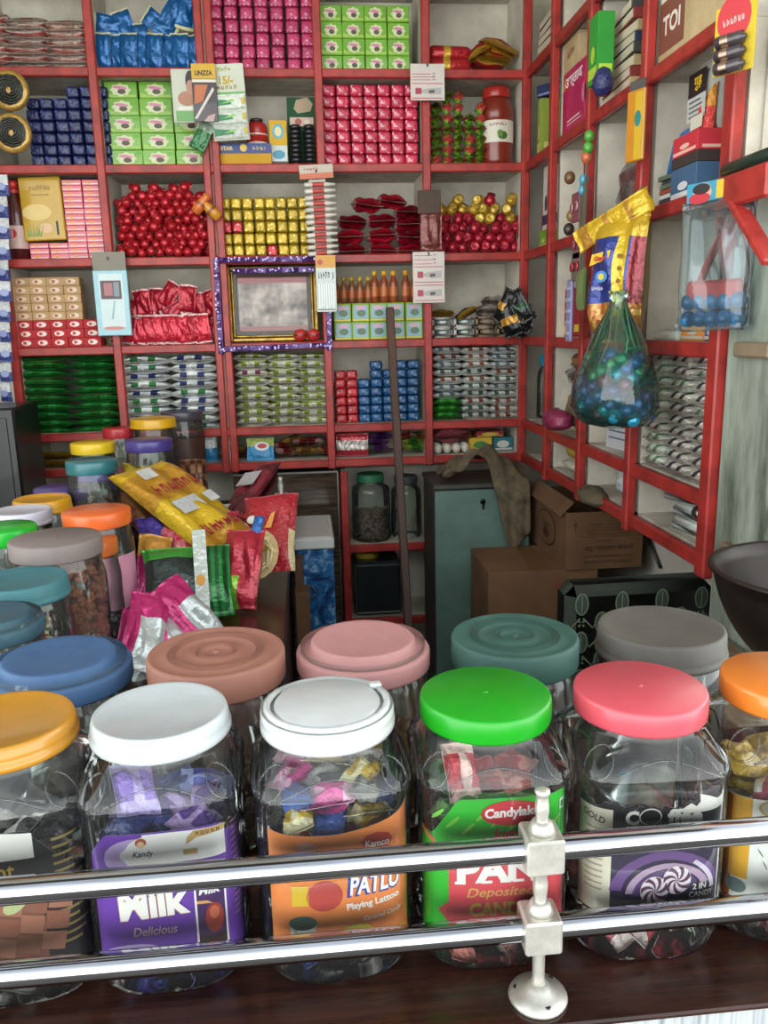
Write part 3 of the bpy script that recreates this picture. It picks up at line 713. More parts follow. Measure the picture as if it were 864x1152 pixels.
S2 = [sweet('wrapped_sweet', '#3c3f9c', '#8f9ad0', 'blue wrapped sweet inside the frosted lid jar', 'blue sweets in the frosted lid jar', seed=3), sweet('wrapped_sweet', '#5a3a96', '#b49ad0', 'violet wrapped sweet inside the frosted lid jar', 'violet sweets in the frosted lid jar', seed=4), sweet('wrapped_sweet', '#2a3a78', None, 'dark navy wrapped sweet inside the frosted lid jar', 'navy sweets in the frosted lid jar', seed=5)]
S3 = [sweet('wrapped_sweet', c, d, '%s wrapped sweet inside the flip ring lid jar' % n, '%s sweets in the flip ring lid jar' % n, seed=6+i) for i, (c, d, n) in enumerate((('#c23a86', '#e6b0cc', 'magenta'), ('#d8b53a', '#e8e0b0', 'yellow'), ('#3a5aa0', None, 'blue'), ('#c4c0bc', '#3a3a40', 'silver'), ('#2a2c30', '#8a8a86', 'black'), ('#c77a80', '#ead0c8', 'salmon')))]
S4 = [sweet('wrapped_sweet', '#1a8a30', '#86c070', 'green wrapped sweet inside the bright green lid jar', 'green sweets in the green lid jar', seed=13), sweet('wrapped_sweet', '#a82a36', '#d08078', 'red wrapped sweet inside the bright green lid jar', 'red sweets in the green lid jar', seed=14)]
S5 = [sweet('wrapped_sweet', '#9c2734', '#d8c8c4', 'dark red wrapped sweet inside the salmon pink lid jar', 'red sweets in the pink lid jar', seed=15), sweet('wrapped_sweet', '#cfcac6', '#a33040', 'silver wrapped sweet inside the salmon pink lid jar', 'silver sweets in the pink lid jar', seed=16)]
S6 = [sweet('wrapped_sweet', '#d98a4a', '#e8c8a0', 'orange wrapped sweet inside the orange lid jar', 'orange sweets in the orange lid jar', seed=17), sweet('wrapped_sweet', '#dcd8d0', '#a04a5a', 'white wrapped sweet inside the orange lid jar', 'white sweets in the orange lid jar', seed=18), sweet('wrapped_sweet', '#b99a3a', None, 'mustard wrapped sweet inside the orange lid jar', 'mustard sweets in the orange lid jar', seed=19)]
for k, (S, z1) in enumerate(((S1, .115), (S2, .145), (S3, .150), (S4, .140), (S5, .045), (S6, .14))):
    fill(FX[k], FYS[k], 0, .044, .014, z1, S, seed=k+1)
# a few bigger pieces seen above the labels
for k, (c, d, z, rx, lab) in enumerate((('#8a70c0', '#b8a8e0', .166, .5, 'lilac wrapped sweet on top inside the frosted lid jar'), ('#c23a46', '#e8c4bc', .164, .9, 'red square packet on top inside the bright green lid jar'))):
    i = (1, 3)[k]; tag(twist(c, d, .046, .034, .012, seed=30+k).build('wrapped_sweet', None, (FX[i]-.022, FYS[i]-.012, CZ+z-.012), (rx, .3, .5)), lab, 'sweet')
def nuggets(x, y, rad, z0, z1, c, r, n, seed, nm, lab, cat):
    q = random.Random(seed); m = MB(); rad *= .93
    for i in range(n):
        a = q.uniform(0, 6.28); rr = rad*(1 if q.random() < .75 else q.random()**.5)
        z = q.uniform(z0, z1)
        if rr < rad*.97: z = z1+q.uniform(-r, r*.5)
        m.ball(r*q.uniform(.8, 1.15), mt(c, 'food'), TR((rr-r)*cos(a), (rr-r)*sin(a), z, q.uniform(0, 3), q.uniform(0, 3), 0), 8, 5, (1, .8, 1.25))
    return tag(m.build(nm, None, (x, y, CZ)), lab, cat, None, 'stuff')
def chunk(c, s, seed):
    q = random.Random(seed); m = MB(); m.box((0, 0, 0), s, mt(c, 'food'), min(s)*.32, None, True)
    m.v = [(x*(1+q.uniform(-.08, .08)), y*(1+q.uniform(-.08, .08)), z*(1+q.uniform(-.1, .1))) for x, y, z in m.v]; return m
nuggets(*ARMJ[3], .01, .165, '#8a4a30', .0062, 900, 5, 'brown_sweets', 'small brown sugar coated sweets heaped inside the grey brown lid jar', 'sweets')
nuggets(*R2J[2], .01, .055, '#d08a30', .0058, 420, 6, 'orange_snacks', 'orange fried snack bits inside the pale pink lid jar', 'snacks')
nuggets(*R2J[1], .01, .035, '#7a5a44', .006, 260, 7, 'brown_snacks', 'brown snack bits low inside the clay brown lid jar', 'snacks')
nuggets(*R2J[3], .01, .05, '#7a4434', .006, 300, 8, 'dark_snacks', 'dark red brown snack bits inside the teal green lid jar', 'snacks')
def pieces(j, cs, size, z1, lab, grp, nm='rusk_piece', cat='rusk', st=.034, seed=3):
    reps = [Rep(chunk(c, size, 40+i).build(nm), lab % n, cat, grp % n) for i, (c, n) in enumerate(cs)]
    fill(j[0], j[1], 0, j[2]-.022, .014, z1, reps, st, True, .45, seed, .026)
pieces(ARMJ[2], (('#d6c6a0', 'pale'), ('#c4a878', 'tan')), (.036, .026, .016), .12, '%s biscuit piece inside the dusty teal lid jar', '%s pieces in the dusty teal lid jar', 'biscuit_piece', 'biscuit')
pieces(ARMJ[10], (('#e0d4b4', 'cream'), ('#d2be92', 'toasted')), (.036, .026, .016), .19, '%s rusk piece inside the tall purple lid jar', '%s rusks in the purple lid jar')
pieces(ARMJ[15], (('#6a4230', 'dark brown'), ('#84583c', 'mid brown')), (.038, .038, .014), .20, '%s biscuit inside the slate lid jar', '%s biscuits in the slate lid jar', 'biscuit', 'biscuit')
pieces(ARMJ[6], (('#b87a4a', 'orange'), ('#c48aa0', 'pink')), (.03, .024, .016), .12, '%s sweet inside the vivid orange lid jar', '%s sweets in the orange lid jar', 'sweet_piece', 'sweet')
pieces(ARMJ[9], (('#b89a8a', 'beige'),), (.034, .026, .016), .12, '%s sweet inside the violet rimmed lid jar', '%s sweets in the violet rimmed jar', 'sweet_piece', 'sweet')
# ---------------------------------------------------------------- goods on the back shelves
q = random.Random(11)
FL = [ZS[0]+.0125] + [z+.0125 for z in ZS[1:]]     # upper face of each board
def B(px, py, y=.03): p = onY(px, py, y); return p.x, p.z
def rep(mb, nm, lab, cat, grp): return Rep(mb.build(nm), lab, cat, grp)
def grid(r, x0, z0, nx, nz, dx, dz, y, jx=.001, jz=0, jr=.02, y2=.004, skip=None):
    for k in range(nz):
        for i in range(nx):
            if skip and skip(i, k): continue
            r.put((x0+i*dx+q.uniform(-jx, jx), y+q.uniform(0, y2), z0+k*dz), (0, 0, q.uniform(-jr, jr)))
def soap(w, h, d, c, c2, c3):
    m = MB(); m.box((0, 0, h/2), (w, d, h), mt(c, 'gloss'), .0015); f = lambda x, z: (x, -d/2-.0004, z)
    g = lambda k: (lambda x, z: (x, -d/2-.0004-.0002*k, z))
    m.poly([(-w*.46, h*.1), (w*.46, h*.1), (w*.46, h*.24), (-w*.2, h*.16), (-w*.46, h*.36)], mt('#98bc4a', 'print'), g(0))
    m.ell(0, h*.5, w*.27, h*.33, mt('#cdd2ae', 'print'), g(1)); 
    for i in range(8): m.ell(w*.25*cos(i*.785), h*.5+h*.30*sin(i*.785), w*.07, h*.09, mt('#c4cc98', 'print'), g(2), n=8)
    m.ell(-w*.02, h*.62, w*.22, h*.10, mt(c2, 'print'), g(3), rot=-.1, n=10); m.ell(w*.03, h*.40, w*.13, h*.15, mt(c3, 'print'), g(3), n=10)
    m.rect(w*.28, h*.72, w*.46, h*.9, mt('#5aa01e', 'print'), g(1)); return m
def wpack(w, h, d, c, hi, bev=.3, k='wrap', mark=True):
    m = MB(); z0 = random.Random(int(w*1e5)+int(h*1e4)); N = 6; vs = []; fs = []; key = {}
    def P(i, j, l):
        if (i, j, l) in key: return key[i, j, l]
        x, y, z = 2*i/N-1, 2*j/N-1, 2*l/N-1; e = 7; n = (abs(x)**e+abs(y)**e+abs(z)**e)**(-1/e); r = max(abs(x), abs(y), abs(z)); k_ = (n*r if r else 1)*(1+z0.uniform(-.07, .02))
        vs.append((x*k_*w*.515, y*k_*d/2, h/2+z*k_*h*.505)); key[i, j, l] = len(vs)-1; return key[i, j, l]
    for a_ in range(3):
        for sd in (0, N):
            for u in range(N):
                for v in range(N):
                    Q = []
                    for du, dv in ((0, 0), (1, 0), (1, 1), (0, 1)):
                        c3 = [0, 0, 0]; c3[a_] = sd; c3[(a_+1) % 3] = u+du; c3[(a_+2) % 3] = v+dv; Q.append(P(*c3))
                    fs.append(tuple(Q if sd else Q[::-1]))
    C1, C2 = mt(c, k), mt(hi, k)
    m.add(vs, fs, lambda i: C2 if (mark and N*N*2 <= i < N*N*3 and z0.random() < .12) else C1, True)
    return m
def flat(w, h, t, fn, seed=1, wr=.12, nx=8, ny=14, crimp=.07):
    """packet lying flat, long side along X, front edge towards the room"""
    m = MB(); m.pouch(w, h, t, nx, ny, fn, TR(0, 0, t/2, 0, 0, pi/2), wr, seed, crimp); return m
def stack(reps, px, py0, py1, n, y, lens, jx=.004, tiltx=.010, sink=1.0):
    """n packets piled between two heights of the photograph"""
    x, zt = B(px, py0, y-.02); _, zb = B(px, py1, y-.02)
    for k in range(n):
        r = reps[q.randrange(len(reps))]
        r.put((x+q.uniform(-jx, jx), y+q.uniform(-.006, .006), zb+(zt-zb)*k/n), (q.uniform(-tiltx, tiltx), q.uniform(-tiltx, tiltx), q.uniform(-.03, .03)))
# -- top row
bis = [rep(flat(.075, .112, .021, lambda u, v, s, c=c: mt('#c4605a', 'wrap') if s < 0 and abs(v) < .8 and -.80 < u < .5 else mt(c, 'wrap') if abs(v) > .35 or s < 0 else mt('#dcb0a4', 'wrap'), i), 'biscuit_packet', 'white and %s biscuit packet in a flat stack in the top left cell' % n, 'biscuit packet', '%s biscuit packets top left' % n) for i, (c, n) in enumerate((('#e6dcd4', 'pink'), ('#dccac0', 'rose')))]
for px, n, t in ((-14, 6, 14), (29, 6, 20), (75, 6, 24)):
    stack(bis, px, t, 77, n, .05, 0, tiltx=.01)
blu = lambda i: flat(.052, .095, .03, lambda u, v, s: mt('#0c548e', 'foil') if abs(v) < .86 else mt('#b9b48c', 'paper'), i, .3)
bp = rep(blu(3), 'snack_packet', 'blue foil snack packet in the jumble of the top row cell', 'snack packet', 'blue snack packets top row')
x0, z0 = B(118, 76)
for i in range(8): bp.put((x0+.001+i*.0345, .045+.012*(i % 2), FL[0]+.048), (pi/2+.1, pi/2+q.uniform(-.12, .12), q.uniform(-.25, .1)))
for px, py, ro in ((124, 26, .1), (140, 30, 1.2), (178, 26, .6), (191, 14, 2.2), (207, 10, 1.75), (158, 45, 1.35)):
    x, z = B(px, py); bp.put((x, .06, max(z, FL[0]+.03)), (pi/2, ro, .1))
pk = rep(wpack(.0365, .032, .05, '#b02e5c', '#d888a8', .3), 'pink_pack', 'hot pink wrapped pack in the full top row cell', 'pack', 'hot pink packs in top row')
x0, _ = B(240, 40); grid(pk, x0+.009, FL[0], 7, 7, .0418, .0325, .045, .0015, 0, .05)
sb = rep(soap(.062, .0425, .045, '#69a020', '#c77a9a', '#4a4630'), 'soap_box', 'small green soap box in the neat wall of the top row cell', 'soap box', 'green soap boxes in top row')
x0, _ = B(372, 60); grid(sb, x0+.002, FL[0], 4, 4, .0632, .0428, .05, .001, 0, .02)
m = MB(); m.lathe([(.004, -.062), (.018, -.058), (.022, -.05), (.022, .05), (.018, .058), (.004, .062)], 18, mt('#b5242c', 'foil'), TR(0, 0, .022, 0, pi/2, 0)); m.lathe([(.0224, -.02), (.0224, .0)], 18, mt('#d2aa3a', 'foil'), TR(0, 0, .022, 0, pi/2, 0), caps=False)
rr = rep(m, 'biscuit_roll', 'red cylinder shaped biscuit roll at the bottom of the top right cell', 'biscuit roll', 'red rolls top right')
x, _ = B(507, 70); rr.put((x, .055, FL[0])); rr.put((x+.002, .10, FL[0]), (0, 0, .05)); rr.put((x+.004, .075, FL[0]+.0385), (0, .02, .03))
rp = rep(flat(.075, .11, .035, lambda u, v, s: mt('#a81d24', 'foil') if abs(u) < .72 else mt('#c79a34', 'foil'), 9, .3), 'red_packet', 'shiny red packet slumped in the top right cell', 'snack packet', 'shiny red packets top right')
for px, py, a, b in ((552, 72, .1, 0), (560, 56, .35, .3), (545, 60, -.5, .2)):
    x, z = B(px, py, .06); rp.put((x-.004, .07, z-.01), (b, a, .1))
# -- second row
nv = rep(wpack(.036, .0295, .05, '#181f50', '#4a5690', .35), 'navy_pack', 'navy blue wrapped pack in the wall of the upper left cell', 'pack', 'navy packs upper left')
x0, _ = B(40, 140); grid(nv, x0-.004, FL[1], 6, 7, .0372, .0298, .05, .0015, 0, .05, skip=lambda i, k: k == 6 and i < 3)
sb2 = rep(soap(.090, .0445, .05, '#69a020', '#c77a9a', '#4a4630'), 'soap_box', 'green soap box behind the hanging cards in the second row', 'soap box', 'green soap boxes in second row')
x0, _ = B(140, 150); grid(sb2, x0-.002, FL[1], 3, 4, .0925, .0448, .06, .0015, 0, .02); grid(sb2, x0-.002, FL[1]+.1795, 3, 1, .0925, .0448, .065, .002, 0, .03, skip=lambda i, k: i == 2)
# incense/battery box, pot, cartons, combs
x, _ = B(273, 175, .02); t = thing('star_box', 'flat yellow and blue box lettered STAR at the front of the second row', 'box', (x, .06, FL[1]))
m = MB(); m.box((0, 0, .028), (.163, .10, .056), mt('#c49428', 'card'), .0015); m.build('carton', t)
m = MB(); m.box((0, -.0505, .043), (.163, .002, .026), mt('#26377a', 'print')); f = lambda x_, z_: (x_, -.0518, z_)
m.text('STAR', -.042, .043, .011, mt('#d8c27a', 'print'), f, bold=.04); m.marks(.05, .043, .042, .010, mt('#d8c27a', 'print'), f, 4); m.ell(.004, .044, .010, .010, mt('#d9b53a', 'print'), f); m.build('printed_band', t)
x, _ = B(291, 150, .05); t = thing('plastic_pot', 'red plastic pot with white band and dark lid on the yellow box', 'pot', (x-.006, .07, FL[1]+.0565))
m = MB(); m.lathe([(.028, 0), (.030, .003), (.030, .012)], 28, mt('#d8d4cc', 'plastic')); m.lathe([(.0305, .012), (.0305, .052), (.027, .062), (.018, .067)], 28, mt('#b52a26', 'plastic')); m.lathe([(.0308, .03), (.0308, .034)], 28, mt('#d9cfc4', 'print'), caps=False); m.build('body', t)
m = MB(); m.lathe([(.019, .067), (.019, .075), (.017, .076)], 24, mt('#3a3432', 'plastic')); m.build('lid', t)
m = MB(); m.box((0, 0, .028), (.05, .05, .055), mt('#c9d0cc', 'card'), .001); m.ell(0, .03, .018, .012, mt('#3a8aa8', 'print'), lambda a, b: (a, -.0254, b)); m.rect(-.025, .002, .025, .012, mt('#20242a', 'print'), lambda a, b: (a, -.0253, b))
x, _ = B(314, 175, .05); tag(m.build('carton', None, (x, .055, FL[1])), 'small white and blue carton below the yellow carton', 'carton')
m = MB(); m.box((0, 0, .034), (.05, .04, .068), mt('#d3a72e', 'card'), .001); m.ell(0, .038, .017, .02, mt('#5aa0b8', 'print'), lambda a, b: (a, -.0205, b)); m.ell(0, .038, .010, .013, mt('#d8d0a0', 'print'), lambda a, b: (a, -.0207, b))
tag(m.build('carton', None, (x, .06, FL[1]+.0555)), 'small yellow carton with blue round picture on the white carton', 'carton')
m = MB()
for i in range(9): m.lathe([(.014, i*.0125), (.017, i*.0125+.003), (.017, i*.0125+.009), (.014, i*.0125+.012)], 16, mt('#1a1a1e', 'plastic'), TR(0, 0, 0))
hb = rep(m, 'bangle_roll', 'black ribbed roll beside the green card in second row', 'roll', 'black ribbed rolls second row')
x, _ = B(333, 170, .05); hb.put((x, .05, FL[1])); hb.put((x+.040, .05, FL[1]))
t = thing('display_card', 'dark green card with torn beige top behind the black rolls', 'card', (x+.02, .09, FL[1])); m = MB(); m.box((0, 0, .098), (.082, .004, .196), mt('#1f4a2c', 'card'), .001); m.build('backing', t)
m = MB(); m.poly([(-.022, .165), (-.014, .188), (.018, .196), (.034, .178), (.026, .158), (-.01, .152)], mt('#b09c82', 'card'), lambda a, b: (a, -.0026, b)); m.poly([(-.034, .118), (.034, .118), (.034, .142), (-.034, .142)], mt('#c9a898', 'print'), lambda a, b: (a, -.0026, b)); m.ell(-.01, .13, .010, .009, mt('#a04a44', 'print'), lambda a, b: (a, -.003, b)); m.ell(.016, .128, .008, .008, mt('#d9c8b8', 'print'), lambda a, b: (a, -.003, b)); m.build('picture', t)
rs_ = rep(wpack(.037, .0305, .05, '#c02b48', '#e8a0b0', .3), 'red_soap_pack', 'crimson wrapped pack in the wall of the second row', 'pack', 'crimson packs in second row')
x0, _ = B(371, 150); grid(rs_, x0+.001, FL[1], 7, 7, .0392, .0308, .05, .001, 0, .05)
gr = Rep(twist('#6fa52c', '#b8403a', .036, .028, .024, seed=51).build('green_sweet'), 'green and red wrapped sweet beside the pickle jar', 'sweet', 'green sweets beside pickle jar')
x0, _ = B(491, 150)
for k in range(7):
    for i in range(5):
        if k == 5 and i == 3 or k == 6 and i > 2 or k == 6 and i == 0: continue
        gr.put((x0+i*.0325+q.uniform(-.001, .001), .04+q.uniform(0, .006), FL[1]+.0145+k*.0282), (q.uniform(-.12, .12), q.uniform(-.1, .1), pi/2*q.randrange(2)))
x, _ = B(560, 150, .06); t = thing('pickle_jar', 'large jar of red pickle with red lid and white label', 'jar', (x-.002, .075, FL[1]))
m = MB(); m.lathe([(.045, .0), (.050, .004), (.052, .02), (.049, .05), (.052, .056), (.052, .125), (.049, .13), (.052, .136), (.050, .155), (.042, .178), (.036, .19)], 36, mt('#7c2a1c', 'gloss')); m.build('jar_body', t)
m = MB(); m.lathe([(.040, .188), (.041, .19), (.041, .212), (.038, .216)], 32, mt('#a82a20', 'plastic')); m.build('lid', t)
f = lambda u, z: (.0526*sin(u), -.0526*cos(u), z); m = MB(); m.patch(-1.1, .062, 1.0, .122, 14, 1, mt('#d9d2c4', 'print'), f); g = lambda u, z: (.0530*sin(u), -.0530*cos(u), z); m.marks(-.1, .110, 1.0, .008, mt('#8a2a2a', 'print'), g, 8); m.rect(-.75, .068, .55, .100, mt('#c9b040', 'print'), g); m.ell(.15, .080, .28, .011, mt('#3c6a26', 'print'), lambda u, z: (.0534*sin(u), -.0534*cos(u), z)); m.ell(.0, .086, .16, .009, mt('#6a8a3a', 'print'), lambda u, z: (.0537*sin(u), -.0537*cos(u), z)); m.build('label', t)
# -- third row
x, _ = B(21, 280, .04); t = thing('syrup_bottle', 'tall dark red syrup bottle with red cap in the left cell', 'bottle', (x, .05, FL[2]))
m = MB(); m.lathe([(.026, 0), (.029, .003), (.029, .12), (.027, .14), (.016, .175), (.013, .188), (.013, .198)], 28, mt('#4a0f12', 'gloss')); m.build('bottle', t)
m = MB(); m.lathe([(.0145, .19), (.0145, .21), (.011, .216)], 20, mt('#b8262a', 'plastic')); m.lathe([(.0155, .17), (.0140, .19)], 20, mt('#b8323a', 'print'), caps=False); m.build('cap', t)
f = lambda u, z: (.0295*sin(u), -.0295*cos(u), z); m = MB(); m.patch(-1.3, .03, 1.3, .092, 12, 1, mt('#c8a8a0', 'print'), f); g = lambda u, z: (.0299*sin(u), -.0299*cos(u), z); m.rect(-1.2, .034, 1.2, .05, mt('#c05a60', 'print'), g); m.rect(-.6, .055, .9, .088, mt('#7aa0a0', 'print'), g); m.ell(-.2, .07, .4, .012, mt('#b03030', 'print'), lambda u, z: (.0302*sin(u), -.0302*cos(u), z)); m.build('label', t)
x, _ = B(52, 270, .03); t = thing('yellow_packet', 'tall mustard yellow packet leaning beside the syrup bottle', 'packet', (x, .035, FL[2]+.052), (-.06, -.03, 0))
m = MB(); m.box((0, 0, .085), (.115, .022, .172), mt('#c39a2c', 'gloss'), .003); m.build('packet_body', t)
f = lambda a, b: (a, -.0115, b); m = MB(); m.marks(0, .14, .06, .014, mt('#9a7a3a', 'print'), f, 6, .05); m.marks(0, .122, .05, .004, mt('#6a5a2a', 'print'), f, 8); m.ell(-.015, .075, .04, .022, mt('#d9c07a', 'print'), f); m.ell(.005, .032, .018, .014, mt('#d8b48a', 'print'), f)
for i in range(6): m.poly([(-.045+.006*i, .01), (-.040+.006*i, .01), (-.048+.010*i, .045)], mt('#5a8a3a', 'print'), f)
m.rect(.034, .012, .040, .05, mt('#2a2420', 'print'), f); m.build('print', t)
m = MB(); m.box((0, 0, .0075), (.053, .07, .015), mt('#cf5a68', 'gloss'), .001); m.rect(-.024, .003, .024, .007, mt('#e8c0c4', 'print'), lambda a, b: (a, -.0353, b)); m.ell(-.008, .0085, .010, .003, mt('#d98a3a', 'print'), lambda a, b: (a, -.0356, b))
tb = rep(m, 'toothpaste_box', 'thin pink box in the stack beside the yellow packet', 'box', 'thin pink boxes in left cell')
x0, _ = B(86, 240, .05); grid(tb, x0, FL[2], 2, 14, .0545, .0152, .06, .001, 0, .01); grid(tb, x0-.109, FL[2], 2, 3, .0545, .0152, .07, .001, 0, .01)
m = MB(); m.ball(.0148, mt('#b01c28', 'foil'), None, 12, 8)
for a in range(7): m.pouch(.008, .014, .003, 3, 4, mt('#c03038', 'foil'), TR(.005*cos(a*.9), -.006+.004*sin(a*.9), .014+.003*sin(a), a*.4, a, a*.9), .4, a)
fb = rep(m, 'foil_toffee', 'round red foil toffee in the heap of the third row cell', 'toffee', 'red foil toffees heaped in third row')
x0, zb = B(146, 286, .04); x1, _ = B(238, 286, .04)
W = x1-x0-.008; k = 0
for r_ in range(9):
    n = 10 if r_ % 2 == 0 else 9
    for i in range(n):
        if r_ == 8 and i not in (2, 4, 6, 7): continue
        if r_ == 7 and i in (0, ): continue
        fb.put((x0-.020+.0135*(r_ % 2)+i*.0268+q.uniform(-.004, .004), .035+q.uniform(-.012, .02), FL[2]+.0175+r_*.0218+q.uniform(-.003, .003)), (q.uniform(-1, 1), q.uniform(-1, 1), q.uniform(0, 6)))
for i in range(34): fb.put((x0-.016+q.uniform(0, .245), .10+q.uniform(0, .03), FL[2]+.0175+q.uniform(0, .14)), (q.uniform(-1, 1), q.uniform(-1, 1), q.uniform(0, 6)))
yl = rep(wpack(.0305, .0325, .04, '#ac8e18', '#d8c880', .35, 'foil'), 'yellow_pack', 'yellow foil wrapped pack in the rows of the third row cell', 'pack', 'yellow foil packs third row')
yr = rep(wpack(.0305, .0325, .04, '#b52a32', '#d9b0a0', .35, 'foil'), 'red_foil_pack', 'red foil pack among the yellow foil packs', 'pack', 'red packs among yellow ones')
x0, _ = B(255, 270)
for k in range(5):
    for i in range(8):
        ((yr if (k in (2,) and i < 2) or (k == 0 and i == 4) else yl)).put((x0+.001+i*.0322+q.uniform(-.001, .001), .045+q.uniform(0, .006), FL[2]+k*.0328), (0, 0, q.uniform(-.08, .08)))
rf = [rep(flat(.07, .088, .034, lambda u, v, s, c=c: mt(c, 'foil') if abs(v) < .84 else mt('#d8b0b0', 'foil'), 20+i, .35), 'red_pouch', 'red foil pouch lying in the %s heap behind the hanging blister strip' % n, 'pouch', 'red pouches, %s heap' % n) for i, (c, n) in enumerate((('#c01c34', 'bright'), ('#98162a', 'deep')))]
for px, t_, n in ((395, 240, 3), (428, 238, 3), (461, 230, 4)):
    stack(rf, px, t_, 289, n, .05, 0, .004, .07)
for px, py in ((412, 232), (440, 228)):
    x, z = B(px, py); rf[0].put((x, .055, z-.012), (.1, .12, .15))
def rgball(c, c2, nm, lab, grp, seed):
    m = MB(); m.ball(.0175, mt(c, 'foil'), None, 12, 8, (1, 1, .92))
    m.lathe([(.004, .010), (.011, .017), (.014, .021), (.008, .0185)], 9, mt(c2, 'foil'), TR(0, 0, -.002)); return rep(m, nm, lab, 'toffee', grp)
rg = [rgball('#a81d32', '#b0283a', 'foil_toffee', 'ruby foil toffee in the heap of the right hand third row cell', 'ruby toffees in right heap', 1), rgball('#b8922c', '#d0ac4a', 'foil_toffee', 'gold topped foil toffee in the upper part of the right hand heap', 'gold toffees in right heap', 2)]
x0, _ = B(502, 280)
for r_ in range(6):
    for i in range(8 if r_ < 4 else 7):
        if r_ == 5 and i in (0, 2, 5): continue
        r = rg[0] if r_ < 3 else rg[1] if q.random() < (.4 if r_ == 3 else .85) else rg[0]
        r.put((x0-.012+(r_ % 2)*.016+i*.0325+q.uniform(-.003, .003), .045+q.uniform(-.01, .015), FL[2]+.019+r_*.0265), (1.1+q.uniform(-.5, .5), q.uniform(-.5, .5), q.uniform(-.6, .6)))
# -- fourth row
def sbox(c, c2, c3, w=.0465, h=.0235, d=.05):
    m = MB(); m.box((0, 0, h/2), (w, d, h), mt(c, 'card'), .001); g = lambda a, b: (a, -d/2-.0003, b)
    m.ell(0, h*.5, w*.3, h*.3, mt(c2, 'print'), g, n=12); m.ell(-w*.08, h*.5, w*.12, h*.2, mt(c3, 'print'), lambda a, b: (a, -d/2-.0006, b), n=8); return m
cb = rep(sbox('#b8946a', '#d8c4a8', '#a85a50'), 'soap_carton', 'tan little soap carton in the wall left of the hanging phone card', 'carton', 'tan soap cartons fourth row')
rb = rep(sbox('#b02a30', '#e4d4cc', '#c03a3a', .0465, .025), 'red_carton', 'red and white little carton under the tan soap cartons', 'carton', 'red cartons fourth row')
x0, _ = B(26, 350); grid(rb, x0+.003, FL[3], 5, 3, .0472, .0255, .04, .001, 0, .03); grid(cb, x0+.003, FL[3]+.0765, 4, 5, .0472, .0238, .045, .001, 0, .02)
mx = [rep(sbox(c, d, e, .040, .024), 'mixed_carton', lab, 'carton', grp) for c, d, e, lab, grp in (('#b0402e', '#e0c09a', '#2a5a3a', 'rust carton in the mixed stack beside the phone card', 'rust cartons by the phone card'), ('#c8a078', '#e8dcc8', '#3a3230', 'sandy carton in the mixed stack beside the phone card', 'sandy cartons by the phone card'))]
for k in range(9 if True else 0): mx[(k*5 % 3) % 2].put((x0+.2265, .05, FL[3]+(.0765 if k >= 0 else 0)+k*.0245 if False else FL[3]+.077+k*.0245) if k < 5 else (x0+.2265+.001*k, .12, FL[3]+(k-5)*.0245), (0, 0, q.uniform(-.05, .05)))
rc = [rep(flat(.05, .085, .024, lambda u, v, s, c=c: mt(c, 'foil') if abs(v) < .86 else mt('#d0a0a0', 'foil'), 30+i, .35), 'crisp_packet', 'red foil packet %s in the fourth row cell' % n, 'crisp packet', 'red foil packets %s' % n) for i, (c, n) in enumerate((('#b81e34', 'standing'), ('#a3162a', 'tumbled')))]
x0, _ = B(150, 380)
for i in range(9): rc[0].put((x0+i*.0255-.002, .04, FL[3]+.043), (pi/2, pi/2+q.uniform(-.25, .25), q.uniform(-.35, .2)))
for px, py, ro in ((160, 342, 1.5), (176, 340, 1.7), (190, 332, 2.2), (197, 350, 2.6), (210, 337, 1.7), (224, 345, 1.5), (237, 342, 1.3), (150, 352, 1.6), (205, 360, 2.9), (228, 365, .3), (165, 365, 2.8)):
    x, z = B(px, py, .06); rc[1].put((x, .075+q.uniform(-.01, .02), z), (pi/2+.1, ro, q.uniform(-.3, .3)))
# framed picture with ribbon garland
x, _ = B(306, 345, .0); pf = thing('framed_picture', 'gold framed faded picture in the middle cell of the shelves', 'picture', (x+.002, .03, FL[3]+.002), (-.06, 0, 0))
GOLD = grime('old_gold_moulding', '#5a4016', '#c09a44', 60, .3, .7, .35, (1, 1, 1), .2, .6)
fw_, fh_ = .262, .215
def frame(m, w, h, t, d, mat, bev=.002, y=0, z0=0):
    for sx in (-1, 1): m.box((sx*(w-t)/2, y, z0+h/2), (t, d, h), mat, bev)
    for z in (z0+t/2, z0+h-t/2): m.box((0, y, z), (w-2*t, d, t), mat, bev)
m = MB(); frame(m, fw_, fh_, .010, .016, GOLD); frame(m, fw_-.024, fh_-.024, .006, .014, GOLD, .002, 0, .012); m.build('moulding', pf)
m = MB(); frame(m, fw_-.036, fh_-.036, .012, .004, mt('#3a2416', 'paper'), 0, 0, .018); m.box((0, .004, fh_/2), (fw_-.04, .003, fh_-.04), mt('#8c7a76', 'print')); m.build('mount', pf)
m = MB(); f = lambda a, b: (a, .0018, b); m.rect(-.104, .022, .104, .193, grime('faded_picture', '#4e3f42', '#cdb9b4', 16, .36, .62, .5, (1, 1, 1), 0), f); m.rect(-.104, .168, .104, .193, mt('#a8545a', 'print'), lambda a, b: (a, .0014, b)); m.rect(-.104, .022, .104, .044, mt('#9c5a5c', 'print'), lambda a, b: (a, .0014, b)); m.build('faded_print', pf)
m = MB(); m.box((0, -.003, fh_/2), (fw_-.03, .0012, fh_-.03), GLASS); m.build('glass', pf)
PUR, PATT = mt('#4a2468', 'foil'), mt('#a99ac4', 'foil')
t = thing('ribbon_garland', 'purple tinsel ribbon garland taped around the picture cell', 'garland', (0, -.018, 0)); m = MB()
